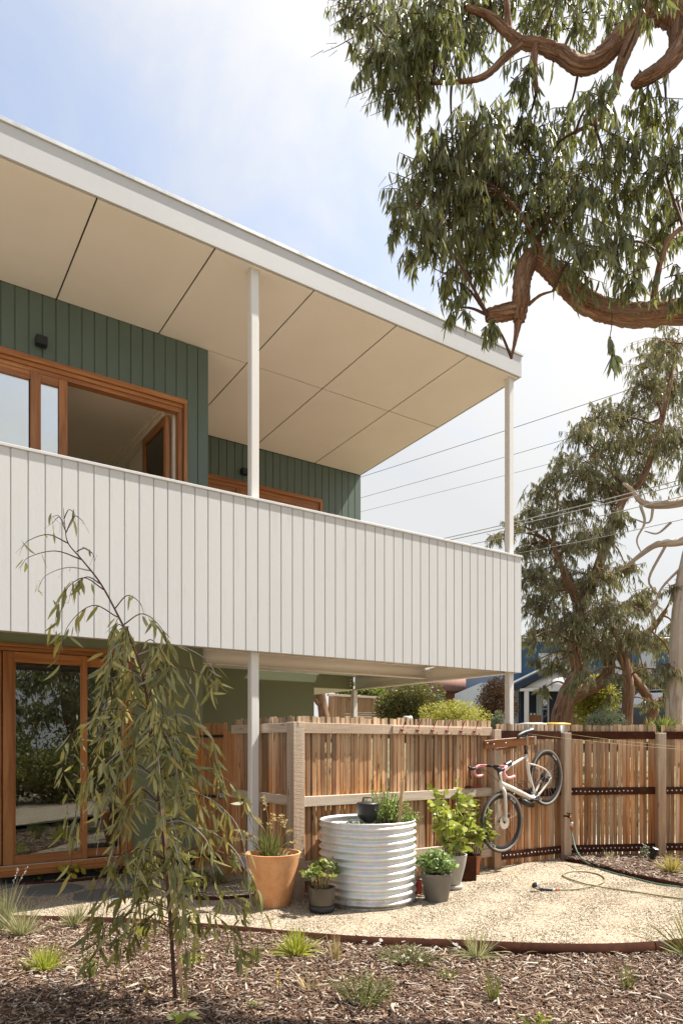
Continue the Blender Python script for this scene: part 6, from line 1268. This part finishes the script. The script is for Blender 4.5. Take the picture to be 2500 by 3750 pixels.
# parked cars
def car(label, px, py, Y, col, yaw):
    o_ = P(px, py, Y); t_ = thing('parked_car', label, 'car', o_, 'cars parked across the street'); cy, sy = math.cos(yaw), math.sin(yaw)
    def T(x, y, z): return (o_.x+x*cy-y*sy, o_.y+x*sy+y*cy, o_.z+z)
    CARP = plain('car_paint', col, .25, .4)
    def loft(sections, mat, name, par):
        mb = MB(); k = len(sections[0]); mb.add([T(*p) for s in sections for p in s], [(i*k+j, i*k+(j+1) % k, (i+1)*k+(j+1) % k, (i+1)*k+j) for i in range(len(sections)-1) for j in range(k)]+[tuple(range(k))[::-1], tuple((len(sections)-1)*k+j for j in range(k))]); return mb.build(name, mat, par, 'auto')
    sec = lambda x, w, z0, z1: [(x, -w, z0), (x, w, z0), (x, w+.03, (z0+z1)/2), (x, w-.05, z1), (x, -w+.05, z1), (x, -w-.03, (z0+z1)/2)]
    bd = loft([sec(-2.2, .75, .4, .75), sec(-2.0, .85, .25, .92), sec(-.8, .88, .22, 1.0), sec(1.6, .88, .22, 1.0), sec(2.1, .84, .25, .95), sec(2.25, .75, .4, .8)], CARP, 'body', t_)
    loft([sec(-1.0, .78, 1.001, 1.02), sec(-.35, .72, 1.001, 1.52), sec(1.2, .72, 1.001, 1.55), sec(1.95, .74, 1.001, 1.1)], WIN, 'window_glass', t_)
    loft([sec(-.35, .73, 1.50, 1.55), sec(.4, .73, 1.53, 1.60), sec(1.25, .73, 1.52, 1.57)], CARP, 'roof_panel', t_)
    for x in (-1.35, 1.35):
        for y in (-.82, .82): w = MB(); w.lathe([(.2, -.1), (.32, -.1), (.33, 0), (.32, .1), (.2, .1)], T(x, y, .33), 20, Vector((-sy, cy, 0))); w.build('wheel', M['potblack'], t_, 'auto')
    for y in (-.6, .6): w = MB(); w.box(T(-2.13, y, .72), (.12, .3, .12), ((cy, sy, 0), (-sy, cy, 0), (0, 0, 1))); w.build('headlight', WHT, t_, False)
car('dark grey car parked behind the trees, in front of the blue house', 2330, 2712, 22.5, (.03, .032, .036), R(12))
# power lines
for k, (x0, y0, x1, y1, Y0, Y1, r_, nm) in enumerate([(1320, 1746, 2285, 1433, 30, 22, .011, 'highest thin power line'), (1320, 1822, 2285, 1546, 30, 22, .009, 'second thin power line, below the highest'), (1320, 1873, 2285, 1627, 30, 22, .007, 'third and faintest thin power line'), (1700, 1953, 2500, 1756, 16.5, 13.5, .011, 'upper line of the thick pair crossing the far tree'), (1700, 1964, 2500, 1773, 16.5, 13.5, .011, 'lower line of the thick pair crossing the far tree'), (1720, 1992, 2500, 1818, 16.5, 13.5, .009, 'thick power line just below the pair'), (1884, 2026, 2500, 1903, 16.5, 13.5, .008, 'lowest power line over the balcony corner')]):
    a, b = P(x0, y0, Y0), P(x1, y1, Y1); d = b-a; a2, b2 = a-d*1.2, b+d*1.0; mb = MB(); mb.tube([a2.lerp(b2, q)-Z*(.25*4*q*(1-q)-.22) for q in np.linspace(0, 1, 24)], r_, 5); tag(mb.build('power_line', M['potpale' if k > 2 else 'potgrey'], None, base=a), nm, 'power line', 'overhead power lines')
# trees behind the photographer, mirrored in the glass
rt0 = thing('garden_gum', 'leafy gum mirrored in the sliding door glass, nearer of the mirrored trees', 'tree', (10.5, -2.5, -.1), 'trees mirrored in the glass')
mb = MB(); limb(mb, [Vector((10.5, -2.5, -.2)), Vector((10.4, -2.4, 1.5)), Vector((10.6, -2.6, 3.2)), Vector((10.2, -2.2, 5.0))], [.34, .27, .22, .10], 12, 4, .1, 71); tk0 = mb.build('trunk', M['barkfar'], rt0)
mL = MB(); g4 = np.random.default_rng(41)
for k in range(22): foliage(mL, None, (10.4+g4.normal(0, 1.5), -2.4+g4.normal(0, 1.3), 3.3+g4.normal(0, 1.1)), .9, 22, 12, .22, .05, .7, .3, g=g4)
cr0 = mL.build('crown', M['gumfar'], rt0)
for k, (x, y, rz, s) in enumerate([(15.5, -1.0, 1.2, 1.15), (9.0, -8.5, 2.3, 1.1), (14.0, -8.0, 4.0, 1.3), (4.5, -11.5, 5.2, 1.2), (19.0, -5.0, .6, 1.3)]):
    r_ = rt0.copy(); COL.objects.link(r_); r_.location = (x, y, -.1); r_.rotation_euler = (0, 0, rz); r_.scale = (s, s, s); r_['label'] = ('leafy gum mirrored in the upper window, behind the nearest one', 'leafy gum standing behind the photographer', 'taller leafy gum far behind the photographer', 'leafy gum directly behind the photographer', 'outermost leafy gum mirrored in the glass')[k]
    for ch_ in (tk0, cr0): c2 = ch_.copy(); COL.objects.link(c2); c2.parent = r_
for k, (x, y, rr) in enumerate([(7.0, -.6, 1.5), (11.0, 1.2, 1.9), (6.2, -4.2, 1.9), (9.0, -3.4, 2.1), (13.5, -2.6, 2.4), (4.5, .5, 1.25), (5.7, -.3, 1.6), (3.7, -.8, 1.2)]):  # shrubs invented to darken the door reflection and cover the pale ground
    bush('added_shrub', ('added rounded shrub mirrored low in the sliding door', 'added broad shrub mirrored at the edge of the sliding door', 'added rounded shrub behind the photographer', 'added tall dark shrub mirrored in the middle of the door', 'added tall shrub mirrored behind the others', 'added dark shrub nearest the mulch bed, mirrored in the door', 'added larger dark shrub beside it, mirrored in the door', 'added small dark shrub just behind the photographer')[k], (x, y, rr*.55), (rr, rr, rr*.7), 2600, .11, .045, M['bushdark'], lumps=9, seed=20+k, group='added shrubs that darken the glass reflection')
